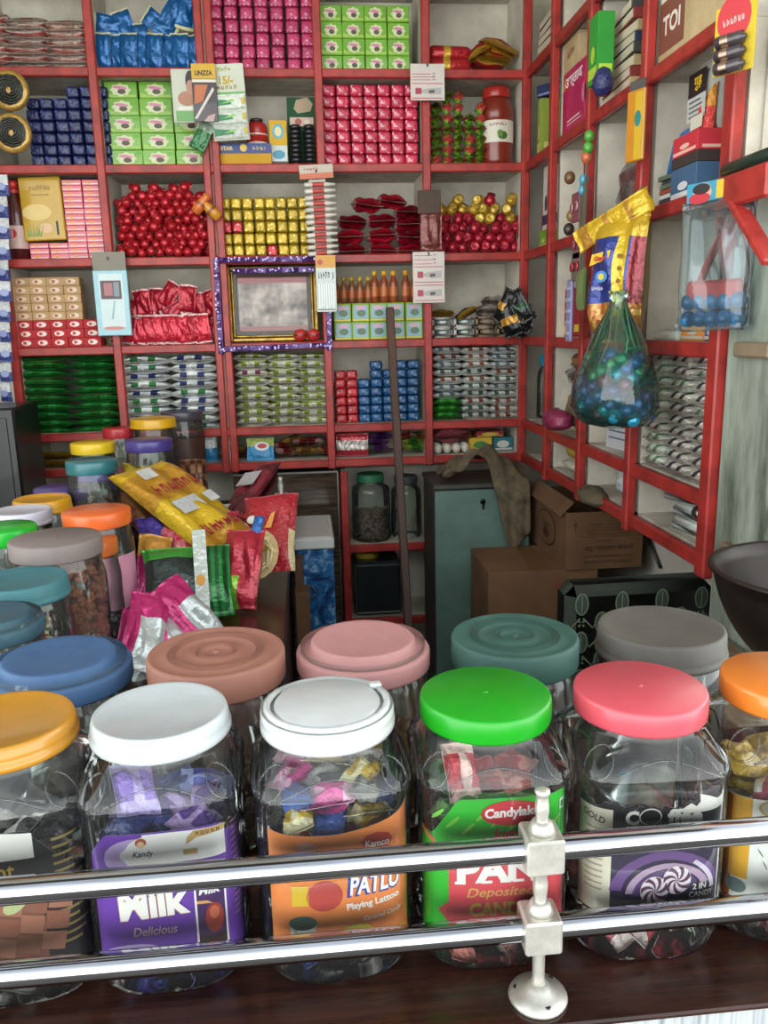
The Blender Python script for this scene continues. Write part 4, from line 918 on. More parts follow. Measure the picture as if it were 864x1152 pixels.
def ribbon(pts, n):
    for a, b in zip(pts, pts[1:]):
        p, r_ = onY(*a, -.018), onY(*b, -.018)
        for i in range(n):
            c = p.lerp(r_, (i+.5)/n); d = (r_-p)/n; an = math.atan2(d.z, d.x)
            m.box((0, 0, 0), (d.length*1.05, .005, .016), PUR, .001, TR(c.x, q.uniform(-.002, .002), c.z, q.uniform(-.5, .5), -an, 0))
            
            for e_ in range(2): m.ell(q.uniform(-.008, .008), q.uniform(-.005, .005), .0035, .0022, PATT, None, TR(c.x, -.0235, c.z, 0, -an, 0), n=6, rot=q.uniform(0, 3))
ribbon([(243, 291), (249, 398)], 14); ribbon([(243, 293), (372, 291)], 16); ribbon([(368, 297), (371, 394)], 12); ribbon([(250, 393), (374, 388)], 16); ribbon([(262, 305), (354, 303)], 10)
m.build('ribbon', t)
m = MB(); m.ball(.021, mt('#b02a26', 'plastic'), None, 14, 9, (1, .8, .85)); m.lathe([(.0215, -.002), (.0215, .002)], 14, mt('#7a1a18', 'plastic'), TR(0, 0, 0, 0, 0, 0, .97), caps=False)
rb_ = rep(m, 'red_ball', 'small red plastic ball in front of the framed picture', 'ball', 'red balls by the picture')
for px, py in ((338, 375), (353, 378)): x, z = B(px, py, -.0); rb_.put((x, -.006, FL[3]+.018))
def bottle(h, r, c, cap, lc):
    m = MB(); m.lathe([(r*.9, 0), (r, .002), (r, h*.6), (r*.8, h*.7), (r*.45, h*.8), (r*.45, h*.86)], 16, mt(c, 'gloss')); m.lathe([(r*.62, h*.84), (r*.62, h*.98), (r*.5, h)], 14, mt(cap, 'plastic')); m.lathe([(r*1.02, h*.2), (r*1.02, h*.5)], 16, mt(lc, 'print'), caps=False); return m
b1 = rep(bottle(.075, .0115, '#7a4a22', '#b8962c', '#a8562a'), 'oil_bottle', 'small brown bottle with yellow cap on the green boxes, shorter kind', 'bottle', 'short brown bottles fourth row')
b2 = rep(bottle(.098, .014, '#8a3f1e', '#d09a2a', '#b0622c'), 'oil_bottle', 'amber bottle with orange yellow cap on the green boxes, taller kind', 'bottle', 'tall amber bottles fourth row')
m = MB(); m.box((0, 0, .0265), (.052, .05, .053), mt('#8aa43a', 'card'), .001); f = lambda a, b: (a, -.0254, b); m.rect(-.022, .008, .022, .048, mt('#7fa8b4', 'print'), f); m.ell(0, .040, .017, .006, mt('#c89aa8', 'print'), lambda a, b: (a, -.0257, b), n=10); m.ell(.002, .024, .014, .010, mt('#4f6a4c', 'print'), lambda a, b: (a, -.0257, b), n=10); m.rect(-.024, .002, .024, .007, mt('#c9b83c', 'print'), f)
tb2 = rep(m, 'tea_box', 'green and blue picture box under the small bottles', 'box', 'green blue boxes fourth row')
x0, _ = B(385, 365); grid(tb2, x0+.002, FL[3], 5, 2, .0535, .0535, .045, .001, 0, .02)
for i in range(5): b1.put((x0-.016+i*.0245, .045, FL[3]+.108))
for i in range(6): b2.put((x0+.102+i*.0285 if i < 3 else x0+.110+i*.0285, .05, FL[3]+.108), sc=.94)
def wp_(c, c2):
    m = MB(); m.box((0, 0, .015), (.062, .05, .030), mt(c, 'gloss'), .007, None, True); m.ell(0, .016, .020, .007, mt(c2, 'print'), lambda a, b: (a, -.0254, b), n=12); m.ell(0, .016, .012, .004, mt(c, 'print'), lambda a, b: (a, -.0257, b), n=8); return m
wb = rep(wp_('#c9c7c0', '#3a5a54'), 'tissue_pack', 'white pack with dark oval mark in the fourth row right cell', 'pack', 'white tissue packs')
x0, _ = B(498, 375); grid(wb, x0, FL[3], 2, 2, .0645, .0305, .045)
br = rep(wp_('#8f7d68', '#6a5a4a'), 'brown_pack', 'brown paper pack stacked beside the white packs', 'pack', 'brown paper packs'); grid(br, x0+.134, FL[3], 2, 2, .0645, .0305, .05)
sl = rep(flat(.06, .08, .03, lambda u, v, s: mt('#a8a29a', 'foil') if abs(v) < .6 else mt('#7a6a60', 'foil'), 61, .3), 'silver_packet', 'silver grey packet on top of the brown packs', 'packet', 'silver packets fourth row'); sl.put((x0+.145, .05, FL[3]+.062)); sl.put((x0+.195, .055, FL[3]+.062), (0, 0, .1)); sl.put((x0+.165, .055, FL[3]+.088), (0, .05, .05))
dk = rep(flat(.045, .075, .02, lambda u, v, s: mt('#3a2c28', 'foil') if abs(u) < .5 else mt('#a8802c', 'foil'), 62, .3), 'dark_packet', 'dark brown and gold packet lying on the white packs', 'packet', 'dark packets fourth row'); dk.put((x0, .045, FL[3]+.062)); dk.put((x0+.075, .04, FL[3]+.062), (0, -.5, .3))
bl = [rep(flat(.06, .10, .03, lambda u, v, s, c=c: mt('#16181a', 'foil') if abs(v+.1) > .25 or s < 0 else mt(c, 'foil'), 64+i, .4), 'black_packet', 'shiny black and %s packet bunched in the corner of the shelves' % n, 'snack packet', 'black %s packets in the corner' % n) for i, (c, n) in enumerate((('#b8842a', 'amber'), ('#1a4028', 'green')))]
for px, py, ro, k in ((578, 372, 1.3, 0), (585, 350, .7, 0), (600, 368, 1.9, 0), (606, 345, 1.1, 1), (612, 362, 1.6, 1), (592, 380, .2, 0), (576, 345, 2.0, 0), (610, 378, .4, 0)):
    x, z = B(px, py, -.05); bl[k].put((min(x-.01, -.03), -.055+q.uniform(-.02, .02), max(z, FL[3]+.05)), (pi/2, ro, -.5))
# -- fifth row: piled pouches
def pz(c, c2, c3, i, w=.085, h=.148, t=.026, wr=.14, lo=None):
    def f(u, v, s):
        if u < -.86 and not (s > 0 and c3 and (-.5 < v < -.1 or .35 < v < .6)): return mt(lo or c, 'wrap')
        if s < 0 and u < -.55 and abs(v) < .8: return mt(c2, 'wrap') if u > -.86 else mt(lo or c, 'wrap')
        if s < 0: return mt(lo or c, 'wrap')
        return mt(c3, 'wrap') if s > 0 and u < -.3 and (-.5 < v < -.1 or .35 < v < .6) else mt(c, 'wrap')
    return flat(w, h, t, f, i, wr, 12)
gp = [rep(pz('#23782f', '#1a5a26' if i else '#9a4a34', '#35984a', 70+i, .085, .148, .0235, .12), 'green_pouch', 'dark green pouch piled in the left cell%s' % n, 'pouch', 'green pouches%s' % n) for i, n in enumerate((', red seam side down', ', plain seam'))]
stack(gp, 46, 398, 491, 10, .06, 0); stack(gp, 105, 398, 489, 10, .06, 0)
wpz = [rep(pz(c, c2, c3, 74+i, .085, .145, .026), 'detergent_pouch', 'white pouch with %s print piled in the second cell' % n, 'pouch', 'white %s pouches second cell' % n) for i, (c, c2, c3, n) in enumerate((('#f0f3f2', '#2a3468', '#3a8a4a', 'navy and green'), ('#f2f4f2', '#dfe3e1', '#33407a', 'blue')))]
stack(wpz, 163, 402, 487, 9, .06, 0); stack(wpz, 216, 400, 486, 9, .06, 0)
wg = [rep(pz(c, '#d6d8c8', c3, 80+i, .085, .108, .0265, .14, '#efefe6'), 'washing_pouch', 'white and %s pouch piled under the framed picture' % n, 'pouch', 'white %s pouches under picture' % n) for i, (c, c3, n) in enumerate((('#b9c062', '#94ac38', 'lime green'), ('#c6c8a8', '#8c3a68', 'lime and plum'), ('#c2c888', '#a0b03c', 'pale lime')))]
for px in (283, 318, 351): stack([wg[0], wg[1], wg[2]] if px == 283 else [wg[0], wg[2]], px, 399, 479, 9, .06, 0, .002)
r5 = rep(wpack(.0335, .0262, .05, '#b8262e', '#e0a8a0', .3), 'red_pack', 'small red wrapped pack in two columns left of the blue packs', 'pack', 'red packs left of blue ones')
x0, _ = B(384, 460); grid(r5, x0, FL[4], 2, 6, .035, .0265, .045)
b5 = rep(wpack(.0365, .0262, .05, '#164c7e', '#4a80aa', .3), 'blue_pack', 'small blue wrapped pack in the columns behind the wooden stick', 'pack', 'blue packs behind the stick')
grid(b5, x0+.072, FL[4], 5, 7, .0378, .0265, .045, .001, 0, .04, .01, lambda i, k: k == 6 and i in (0, 2) or k == 5 and i == 0)
wd = [rep(pz(c, c2, c3, 86+i, .085, .094, .0212, .16), 'detergent_pouch', 'white pouch with %s print piled in the right cell' % n, 'pouch', 'white %s pouches right cell' % n) for i, (c, c2, c3, n) in enumerate((('#eef2ee', '#56645c', '#56705e', 'dark green'), ('#eef0ea', '#c8ceca', '#a05a46', 'rust'), ('#ecf0ee', '#4a5668', '#7a8a96', 'slate')))]
gb = rep(pz('#2a8a2e', '#1c6a24', '#5aa84a', 95, .085, .094, .022, .2), 'detergent_pouch', 'bright green pouch at the bottom of the white pouch pile', 'pouch', 'bright green pouches right cell')
stack([gb], 503, 449, 472, 3, .05, 0, .003, .015); stack(wd, 503, 390, 449, 7, .05, 0, .003, .015)
for px in (535, 566): stack(wd, px, 390, 472, 10, .05, 0, .003, .015)
# -- bottom row of pigeonholes
yb = rep(flat(.04, .075, .02, lambda u, v, s: mt('#c39a22', 'foil') if abs(u) < .6 else mt('#8a6a1c', 'foil'), 96), 'bar_packet', 'yellow wrapped bar in the low left cell behind the jars', 'bar', 'yellow bars low left')
for px, n in ((47, 3), (66, 3)): stack([yb], px, 508, 536, n, .03, 0, .002, .01)
x, z = B(241, 520, .03); m = MB(); m.pouch(.05, .085, .03, 8, 10, lambda u, v, s: mt('#2a7aa8', 'wrap') if v < 0 else mt('#d0d0cc', 'wrap'), TR(0, 0, .042, pi/2), .2, 3); tag(m.build('snack_packet', None, (x-.015, .05, FL[5])), 'pale blue and white packet in the low cell beside the brown biscuits jar', 'snack packet')
x, _ = B(293, 505, .03); t = thing('snack_packet', 'bright blue packet with red splash in the low middle cell', 'snack packet', (x, .03, FL[5]+.034), (-.35, 0, 0)); m = MB(); m.pouch(.085, .07, .025, 10, 10, lambda u, v, s: mt('#2f86b8', 'wrap') if v < .2 else mt('#a8b464', 'wrap'), TR(0, 0, 0, pi/2), .2, 5); m.build('packet_body', t)
m = MB(); m.ell(.005, .006, .022, .014, mt('#d8dce0', 'print'), lambda a, b: (a, -.0145, b), n=9); m.ell(.006, .007, .015, .008, mt('#b8303a', 'print'), lambda a, b: (a, -.0149, b), n=9); m.build('print', t)
mix = [rep(flat(.04, .07, .02, lambda u, v, s, c=c, d=d: mt(c, 'foil') if abs(v) < .5 else mt(d, 'foil'), 100+i, .3), 'toffee_packet', lab, 'packet', grp) for i, (c, d, lab, grp) in enumerate((('#a0242c', '#c8a09a', 'red packet loose in the low middle cell', 'red packets low middle'), ('#6a4a26', '#a07a3a', 'brown gold packet loose in the low middle cell', 'brown packets low middle'), ('#b9b2aa', '#a8303a', 'silver and red strip packet standing in the low cell left of the stick', 'silver red packets low cell'), ('#5a2a6a', '#8a5a9a', 'purple packet lying in the low cell left of the stick', 'purple packets low cell'), ('#2f8a34', '#a8b84a', 'green packet lying in the low cell right of the stick', 'green packets low cell')))]
for px, py, k in ((263, 508, 1), (272, 512, 0), (318, 505, 0), (320, 514, 0), (332, 512, 1), (345, 514, 1), (356, 515, 1), (338, 500, 0), (352, 500, 0), (330, 498, 1), (366, 512, 0)):
    x, z = B(px, py, .05); mix[k].put((x, .06+q.uniform(-.015, .015), max(z, FL[5]+.012)), (q.uniform(-.1, .1), q.uniform(-.2, .2), q.uniform(-.6, .6)))
x0, _ = B(386, 505, .04)
for i in range(5): mix[2].put((x0+i*.015, .045, FL[5]+.038), (pi/2, pi/2, -.1))
for px, py, k in ((425, 509, 3), (425, 500, 3), (428, 494, 3), (418, 510, 4), (466, 508, 4), (463, 500, 4), (470, 494, 1), (456, 494, 0)):
    x, z = B(px, py, .05); mix[k].put((x, .055, max(z, FL[5]+.012)), (0, 0, q.uniform(-.3, .3)), (1, 1.2, 1))
m = MB(); m.ball(.014, mt('#cfc8ba', 'plastic'), None, 12, 8, (1, 1, 1.15)); eg = rep(m, 'white_ball', 'white round naphthalene ball in clear bag in the low right cell', 'ball', 'white balls low right')
x0, _ = B(495, 508, .03)
for i in range(8): eg.put((x0-.006+(i % 4)*.029, .03+.029*(i//4), FL[5]+.0165))
m = MB(); m.pouch(.075, .12, .04, 9, 12, mt('#a05058', 'wrap'), TR(0, 0, 0, 0, 0, pi/2), .4, 9); tag(m.build('pink_packet', None, (x0+.04, .06, FL[5]+.055)), 'dull pink crumpled packet on the white balls', 'packet')
def cart(w, d, h, c, c2): 
    m = MB(); m.box((0, 0, h/2), (w, d, h), mt(c, 'card'), .001); f = lambda a, b: (a, -d/2-.0003, b); m.ell(0, h*.5, w*.32, h*.28, mt(c2, 'print'), f, n=10); m.rect(-w*.48, h*.06, w*.48, h*.2, mt(c2, 'print'), f); return m
x, _ = B(540, 505, .05); tag(cart(.072, .05, .045, '#c4a032', '#3c7a3a').build('carton', None, (x, .06, FL[5]), (0, 0, -.05)), 'small yellow and green carton in the low right cell', 'carton')
tag(cart(.065, .05, .042, '#2f6c7c', '#c8ccc4').build('carton', None, (x+.072, .075, FL[5]), (0, 0, .08)), 'small teal carton beside the yellow and green carton', 'carton'); tag(cart(.09, .05, .018, '#8a2c30', '#c8b04a').build('carton', None, (x+.03, .075, FL[5]+.0455), (0, .0, .1)), 'thin dark red carton lying on the yellow and green carton', 'carton')
# ---------------------------------------------------------------- steel cabinet, cartons, chair, pan, cooler, stick
TEAL = grime('green_steel_paint', '#3a504a', '#6c887f', 5, .25, .75, .5, (1, 1, 1), .06); TEALD = grime('dark_steel_top', '#2a2a26', '#4c4842', 8, .3, .7, .55)
t = thing('steel_cabinet', 'green painted steel cabinet with dark top under the sackcloth', 'cabinet', (-.17, -.115, 0))
m = MB(); m.box((0, 0, .572), (.28, .215, 1.14), TEALD, .003); m.build('body', t)
m = MB(); m.box((0, -.1085, .575), (.276, .004, 1.13), TEAL, .0015); m.build('door', t)
m = MB(); m.box((0, -.002, 1.152), (.288, .228, .014), TEALD, .002); m.build('top', t)
m = MB(); m.lathe([(.008, 0), (.008, .003), (.005, .004)], 12, mt('#2a2c2a', 'metal'), TR(.0, -.1105, 1.105, pi/2)); m.box((.001, -.117, 1.094), (.005, .004, .022), mt('#2a2c2a', 'metal'), .001); m.build('lock', t)
CARD = grime('brown_cardboard', '#5a3f2b', '#7c5a3d', 6, .3, .7, .85)
INK = mt('#4a2e22', 'print')
def carton_flaps(m, w, d, h, th=.004, open_=True):
    for sx in (-1, 1): m.box((sx*(w-th)/2, 0, h/2), (th, d, h), CARD)
    for sy in (-1, 1): m.box((0, sy*(d-th)/2, h/2), (w-2*th, th, h), CARD)
    m.box((0, 0, th/2), (w-2*th, d-2*th, th), CARD)
t = thing('cardboard_carton', 'brown open cardboard carton with printed lettering on top of the other carton', 'carton', (.088, -.335, .9755), (0, 0, 0))
m = MB(); carton_flaps(m, .204, .35, .152); m.build('box', t)
m = MB(); m.box((0, .172, .156), (.196, .004, .060), CARD, 0, TR(0, 0, 0, -.3)); m.build('flap', t); m = MB(); m.box((0, .09, 0), (.004, .33, .05), CARD, 0, TR(-.0985, -.09, .160, 0, .8, 0)); m.build('flap', t)
f = lambda a, b: (a, -.1756, b); m = MB()
m.text('न्यू गोल्डन बेकरी', .012, .055, .020, INK, f, width=.135, bold=.02); m.marks(.0, .075, .035, .006, INK, f, 6); m.marks(.012, .103, .12, .005, INK, f, 18); m.marks(.012, .093, .11, .004, INK, f, 18, 0, 3); m.marks(.014, .118, .11, .006, INK, f, 15); m.marks(.012, .034, .13, .007, INK, f, 16, 0, 5); m.marks(.012, .019, .13, .009, INK, f, 13, 0, 7)
for a in ((-.066, .086, .090, .0872), (-.066, .109, .090, .1102), (-.066, .086, -.065, .1102), (.089, .086, .090, .1102)): m.rect(a[0], a[1], a[2], a[3], INK, f)
m.rect(-.079, .100, -.077, .122, INK, f); m.poly([(-.083, .116), (-.073, .116), (-.078, .128)], INK, f); m.build('front_print', t)
f2 = lambda a, b: (-.1026, -a, b); m = MB(); m.ell(0, .075, .09, .05, INK, f2); m.ell(0, .075, .083, .045, CARD, lambda a, b: (-.1028, -a, b)); m.marks(0, .085, .09, .018, INK, lambda a, b: (-.103, -a, b), 6); m.ell(0, .06, .03, .015, INK, lambda a, b: (-.103, -a, b)); m.build('side_print', t)
t = thing('cardboard_carton', 'scuffed brown carton with red lettering standing beneath the open carton', 'carton', (-.066, -.375, 0), (0, 0, -.02))
m = MB(); m.box((0, 0, .4875), (.29, .25, .974), CARD, .002); m.build('box', t)
f = lambda a, b: (a, -.1256, b); m = MB(); RI = mt('#8a3a30', 'print'); m.text('लड्डू', .055, .925, .030, RI, f, bold=.02); m.build('front_print', t)
m = MB(); m.box((.0, .0, .9752), (.05, .25, .0008), mt('#7a5a3c', 'gloss')); m.build('tape', t)
# sackcloth on the cabinet, falling off its right corner
def drape(name, lab, cat, pts, mat, th=.006):
    """pts: grid rows of world points"""
    m = MB(); nv = len(pts); nu = len(pts[0]); vs = [p for r_ in pts for p in r_]; fs = []
    for j in range(nv-1):
        for i in range(nu-1): a = j*nu+i; fs.append((a, a+1, a+nu+1, a+nu))
    m.add(vs, fs, mat, True); o = m.build(name); md = o.modifiers.new('thick', 'SOLIDIFY'); md.thickness = th; md.offset = 0
    s2 = o.modifiers.new('sub', 'SUBSURF'); s2.levels = 1; s2.render_levels = 1
    return tag(o, lab, cat)
SACK = grime('jute_sack', '#3c3429', '#73654f', 30, .3, .7, .95, (1, 1, 1), .5)
pts = []
for j in range(11):
    v = j/10; row = []
    for i in range(19):
        u = i/18; x = -.285+.248*u; y = -.245+.158*max(0, v-.35)/.65-.012*max(0, .35-v)
        hgt = .018+.075*max(0, sin(pi*min(1, u*1.08)))**1.3*(.35+.65*sin(pi*min(1, .25+v*.75)))+.012*sin(u*21+v*6)+.010*sin(v*13-u*8)
        z = max(1.1665, 1.165+hgt)
        if v < .35:                 # front edge, with a tail falling over the corner
            k = max(0, min(1, (u-.55)/.2))*(1-v/.35); z = z-(z-1.178)*min(1, (.35-v)*5)*(u > .5)-k*(.20+.03*sin(u*11)); y -= .014*k+.012*sin(u*38)*k
        row.append((x, y, z))
    pts.append(row)
drape('sackcloth', 'crumpled brown sackcloth lying on the green cabinet top and hanging over its corner', 'sack', pts, SACK)
# chair with leaf-patterned cover
DKG = mt('#2b312a', 'cloth'); LFG = mt('#6a7762', 'cloth')
t = thing('fabric_chair', 'chair with dark green leaf patterned cover behind the counter', 'chair', (-.052, -1.045, 0), (0, 0, .02))
m = MB(); m.box((0, 0, .845), (.29, .075, .55), DKG, .018, None, True)
f = lambda a, b: (a, -.0382, b); g = lambda a, b: (a, -.0386, b)
for r_ in range(6):
    for c_ in range(7):
        x = -.117+.039*c_; z = 1.088-.075*r_-(.0375 if c_ % 2 else 0)
        if abs(x) > .128: continue
        m.ell(x, z, .0135, .022, LFG, f, n=14); m.ell(x, z, .0110, .019, mt('#39443a', 'cloth'), g, n=14); m.poly([(x-.001, z-.016), (x+.001, z-.016), (x+.001, z+.016), (x-.001, z+.016)], LFG, lambda a, b: (a, -.039, b))
        for sx in (-1, 1):
            m.poly([(x+sx*.004, z-.026), (x+sx*.0225, z-.046), (x+sx*.0225, z-.049), (x+sx*.002, z-.029)][::sx], LFG, f)
            m.poly([(x+sx*.0225, z-.046+.0), (x+sx*.0225, z-.049), (x+sx*.027, z-.040), (x+sx*.026, z-.037)][::sx], LFG, f)
        for k in range(4): m.ell(x+.0055*cos(k*pi/2+.78), z-.0375+.0055*sin(k*pi/2+.78), .0032, .002, LFG, g, n=6, rot=k*pi/2+.78)
m.build('backrest', t)
m = MB(); m.box((0, .19, .45), (.30, .32, .05), DKG, .015, None, True); m.build('seat', t)
for sx in (-1, 1):
    for y in (.05, .33):
        m = MB(); m.tube([(sx*.13, y, .0), (sx*.13, y, .43)], .012, 10, mt('#2a2624', 'metal')); m.build('leg', t)
    m = MB(); m.tube([(sx*.12, .02, .44), (sx*.12, .0, .60)], .011, 10, mt('#2a2624', 'metal')); m.build('back_support', t)
# side table, ring stand and iron pan
WD = grime('grey_brown_wood', '#5a4c3c', '#8c7a62', 12, .3, .7, .7, (6, 1, 1))
t = thing('side_table', 'grey brown wooden ledge carrying the dark frying pan', 'table', (0, 0, 0)); m = MB()
m.box((-.072, -1.30, 1.085), (.132, .15, .03), WD, .002); m.box((.13, -1.488, 1.085), (.54, .212, .03), WD, .002); m.build('top', t)
for x, y in ((-.12, -1.25), (-.12, -1.57), (.38, -1.57), (.38, -1.41)): m = MB(); m.box((x, y, .535), (.03, .03, 1.07), WD); m.build('leg', t)
IRON = grime('black_iron', '#1c1614', '#3a302c', 10, .3, .7, .38, (1, 1, 1), .1, .35)
pc = (.010, -1.522)
m = MB(); m.lathe([(.055, 0), (.055, .04), (.048, .04), (.048, 0), (.055, 0)], 28, IRON, caps=False); tag(m.build('pan_ring', None, (pc[0], pc[1], CZ)), 'black iron ring under the frying pan on the wooden ledge', 'stand')
t = thing('frying_pan', 'deep round black iron frying pan at the right frame edge', 'pan', (pc[0], pc[1], CZ+.022))
R0 = .142; pr = []
for i in range(15): a = i/14; pr.append((max(.001, R0*sin(a*1.35)/sin(1.35)), .15*(1-cos(a*1.35))/(1-cos(1.35))))
pr2 = [(r_-.005 if r_ > .006 else .001, z+.004) for r_, z in pr][::-1]
m = MB(); m.lathe(pr+[(R0+.006, .151), (R0+.006, .155), (R0, .157)]+pr2, 56, IRON, caps=False); m.build('bowl', t)
for a in (.1, pi+.9): 
    m = MB(); m.tube([(cos(a)*(R0+.004)+(-sin(a))*s_*.03+cos(a)*.022*(1-abs(s_)**2), sin(a)*(R0+.004)+cos(a)*s_*.03+sin(a)*.022*(1-abs(s_)**2), .140) for s_ in (-1, -.7, -.3, 0, .3, .7, 1)], .005, 8, IRON); 
    if a < 1: m.build('handle', t)
# blue cool box with white lid
def wave():
    m = bpy.data.materials.new('water_print'); m.use_nodes = True; nt = m.node_tree; b = nt.nodes['Principled BSDF']; L = nt.links.new
    tc = nt.nodes.new('ShaderNodeTexCoord'); n = nt.nodes.new('ShaderNodeTexNoise'); n.inputs['Scale'].default_value = 24; n.inputs['Detail'].default_value = 5; n.inputs['Distortion'].default_value = 1.5; L(tc.outputs['Object'], n.inputs['Vector'])
    cr = nt.nodes.new('ShaderNodeValToRGB'); E = cr.color_ramp.elements; E[0].position = .35; E[0].color = lin('#14305c'); E[1].position = .75; E[1].color = lin('#b9d4e4'); e = E.new(.55); e.color = lin('#2f6ca4')
    L(n.outputs['Fac'], cr.inputs['Fac']); L(cr.outputs['Color'], b.inputs['Base Color']); b.inputs['Roughness'].default_value = .3; return m
t = thing('cool_box', 'tall blue water patterned cool box with white lid beside the counter', 'cool box', (-.657, -.215, 0))
m = MB(); m.box((0, 0, .51), (.102, .28, 1.02), wave(), .004); m.build('body', t)
m = MB(); m.box((0, 0, 1.036), (.108, .29, .030), mt('#d6d8d6', 'plastic'), .004); m.box((0, 0, 1.0515), (.088, .262, .003), mt('#c8cac8', 'plastic'), .001); m.build('lid', t)
m = MB(); m.tube([(-.02+.016*cos(a*.5), -.143, .90+.020*sin(a*.5)) for a in range(13)], .004, 8, mt('#3a4a58', 'plastic'), closed=False); m.build('handle', t)
t = tag(MB().box((0, 0, .51), (.022, .05, 1.02), grime('brown_wood', '#3c2a20', '#6a4a36', 12, .3, .7, .7, (1, 1, .2)), .002).build('wooden_plank', None, (-.700, -.42, 0)), 'dark brown upright plank wedged between counter and cool box', 'plank')
tag(MB().box((0, 0, .48), (.036, .06, .96), CARD, .002).build('cardboard_sheet', None, (-.693, -.50, 0)), 'narrow brown cardboard box standing in front of the upright plank', 'cardboard')
# leaning stick
a, b = Vector((-.408, -.035, 1.655)), Vector((-.397, -.565, .004)); d = a-b
m = MB(); m.box((0, 0, d.length/2), (.023, .020, d.length), grime('old_brown_wood', '#2c1c16', '#5a3c2e', 14, .3, .7, .6, (1, 1, .15)), .003)
o = tag(m.build('wooden_stick', None, b), 'long dark brown square wooden stick leaning on the back shelves', 'stick'); o.rotation_euler = d.to_track_quat('Z', 'Y').to_euler()
# jars on the low shelf
round_jar('big clear jar of brown crumbs with green lid on the low shelf', -.468, .085, dusty('#1f5a3c', '#2f7a54'), 'ridge', .043, .215, .062, z=.9305, glass=CLEARG)
nuggets(-.468, .085, .062, .01, .09, '#7a6656', .0075, 380, 21, 'brown_crumbs', 'brown crumbs half filling the green lidded jar on the low shelf', 'snacks').location.z = .9305
round_jar('ribbed clear jar with dark lid behind the leaning stick', -.352, .105, dusty('#2a302e', '#4a504c'), 'plain', .038, .20, .05, z=.9305, glass=CLEARG)
t = thing('square_tin', 'dark square tin with bright rim and yellow lid on the lower shelf', 'tin', (-.455, .10, .6855)); m = MB(); m.box((0, 0, .09), (.155, .15, .18), mt('#23282a', 'gloss'), .012); m.build('body', t); m = MB(); frame(m, .150, .165, .006, .004, mt('#9aa4a6', 'metal'), .001, -.077, .008); m.build('bright_rim', t); m = MB(); m.lathe([(.036, .18), (.038, .183), (.038, .198), (.034, .2)], 24, mt('#a88a2a', 'plastic'), TR(-.03, 0, 0)); m.build('lid', t)
# black appliance at the far left
t = thing('black_box', 'black box shaped appliance at the left frame edge beside the shelves', 'appliance', (-1.56, -.22, CZ)); m = MB(); m.box((0, 0, .16), (.31, .20, .32), mt('#131316', 'plastic'), .006); m.build('casing', t)
m = MB(); m.box((0, -.101, .16), (.27, .003, .27), mt('#111113', 'plastic'), .001); m.build('front_panel', t); m = MB(); m.box((.0, -.095, .006), (.30, .03, .010), mt('#0c0c0e', 'plastic'), .003); m.build('foot_bar', t)
# ledge with red edge beyond the side shelves
p, r_ = onX(822, 214, -.03), onX(864, 197, -.03)
t = thing('bracket_shelf', 'red edged bracket shelf at the right frame edge', 'shelf', (0, 0, 0)); m = MB(); m.box((.0, -1.302, p.z), (.05, .16, .02), WHITE); m.build('board', t)
m = MB(); m.box((-.032, -1.302, p.z-.002), (.014, .165, .045), RED, .003); m.build('red_edge', t)
m = MB(); a, b = onX(828, 228, -.03), onX(868, 296, -.03); d = (b-a); m.box((0, 0, d.length/2), (.012, .026, d.length), RED, .003, Matrix.Translation(a) @ d.to_track_quat('Z', 'X').to_matrix().to_4x4()); m.build('red_strut', t)
m = MB(); m.lathe([(.010, -.09), (.011, -.088), (.011, .05), (.009, .052), (.009, .07), (.006, .072)], 16, mt('#16281e', 'plastic'), TR(0, 0, 0, pi/2)); tag(m.build('green_torch', None, (-.022, -1.33, p.z+.0315)), 'thin black green torch lying on the red bracket shelf', 'torch')
m = MB(); a = onX(728, 596, .225); m.tube([(.226, a.y+.04, 1.16), (.224, a.y+.02, 1.10), (.225, a.y-.02, 1.03), (.226, a.y-.09, .98)], .004, 8, mt('#141414', 'plastic')); tag(m.build('black_cable', None), 'black cable running down the pale wall under the side shelves', 'cable')
# ---------------------------------------------------------------- goods on the side shelves (front plane X = 0)
def S(px, py, x=.03): p = onX(px, py, x); return p.y, p.z
def clampcell(o):
    """keeps an article clear of the uprights and the back of its pigeonhole"""
    mw = Euler(o.rotation_euler).to_matrix(); P = [mw @ v.co for v in o.data.vertices]; y = o.location.y
    e = [-.013]+YS; y = min(max(y, YS[-1]+.02), -.02)
    hi, lo = [(a-.011, b+.011) for a, b in zip(e, e[1:]) if b <= y <= a][0]
    y0, y1 = min(p.y for p in P), max(p.y for p in P)
    o.location.y = (lo+hi)/2-(y0+y1)/2 if y1-y0 > hi-lo else min(max(o.location.y, lo-y0), hi-y1)
    x0, x1 = min(p.x for p in P), max(p.x for p in P)
    o.location.x = min(max(o.location.x, .016-x0), .203-x1)
def side(mb, nm, lab, cat, px, zf, x=.09, rz=0, py=300, grp=None, tilt=0):
    """an article standing on a side shelf; its face looks towards -X"""
    y, _ = S(px, py, .03); o = tag(mb.build(nm, None, (x, y, zf), (tilt, 0, -pi/2+rz)), lab, cat, grp)
    if x > .04: clampcell(o)
    return o
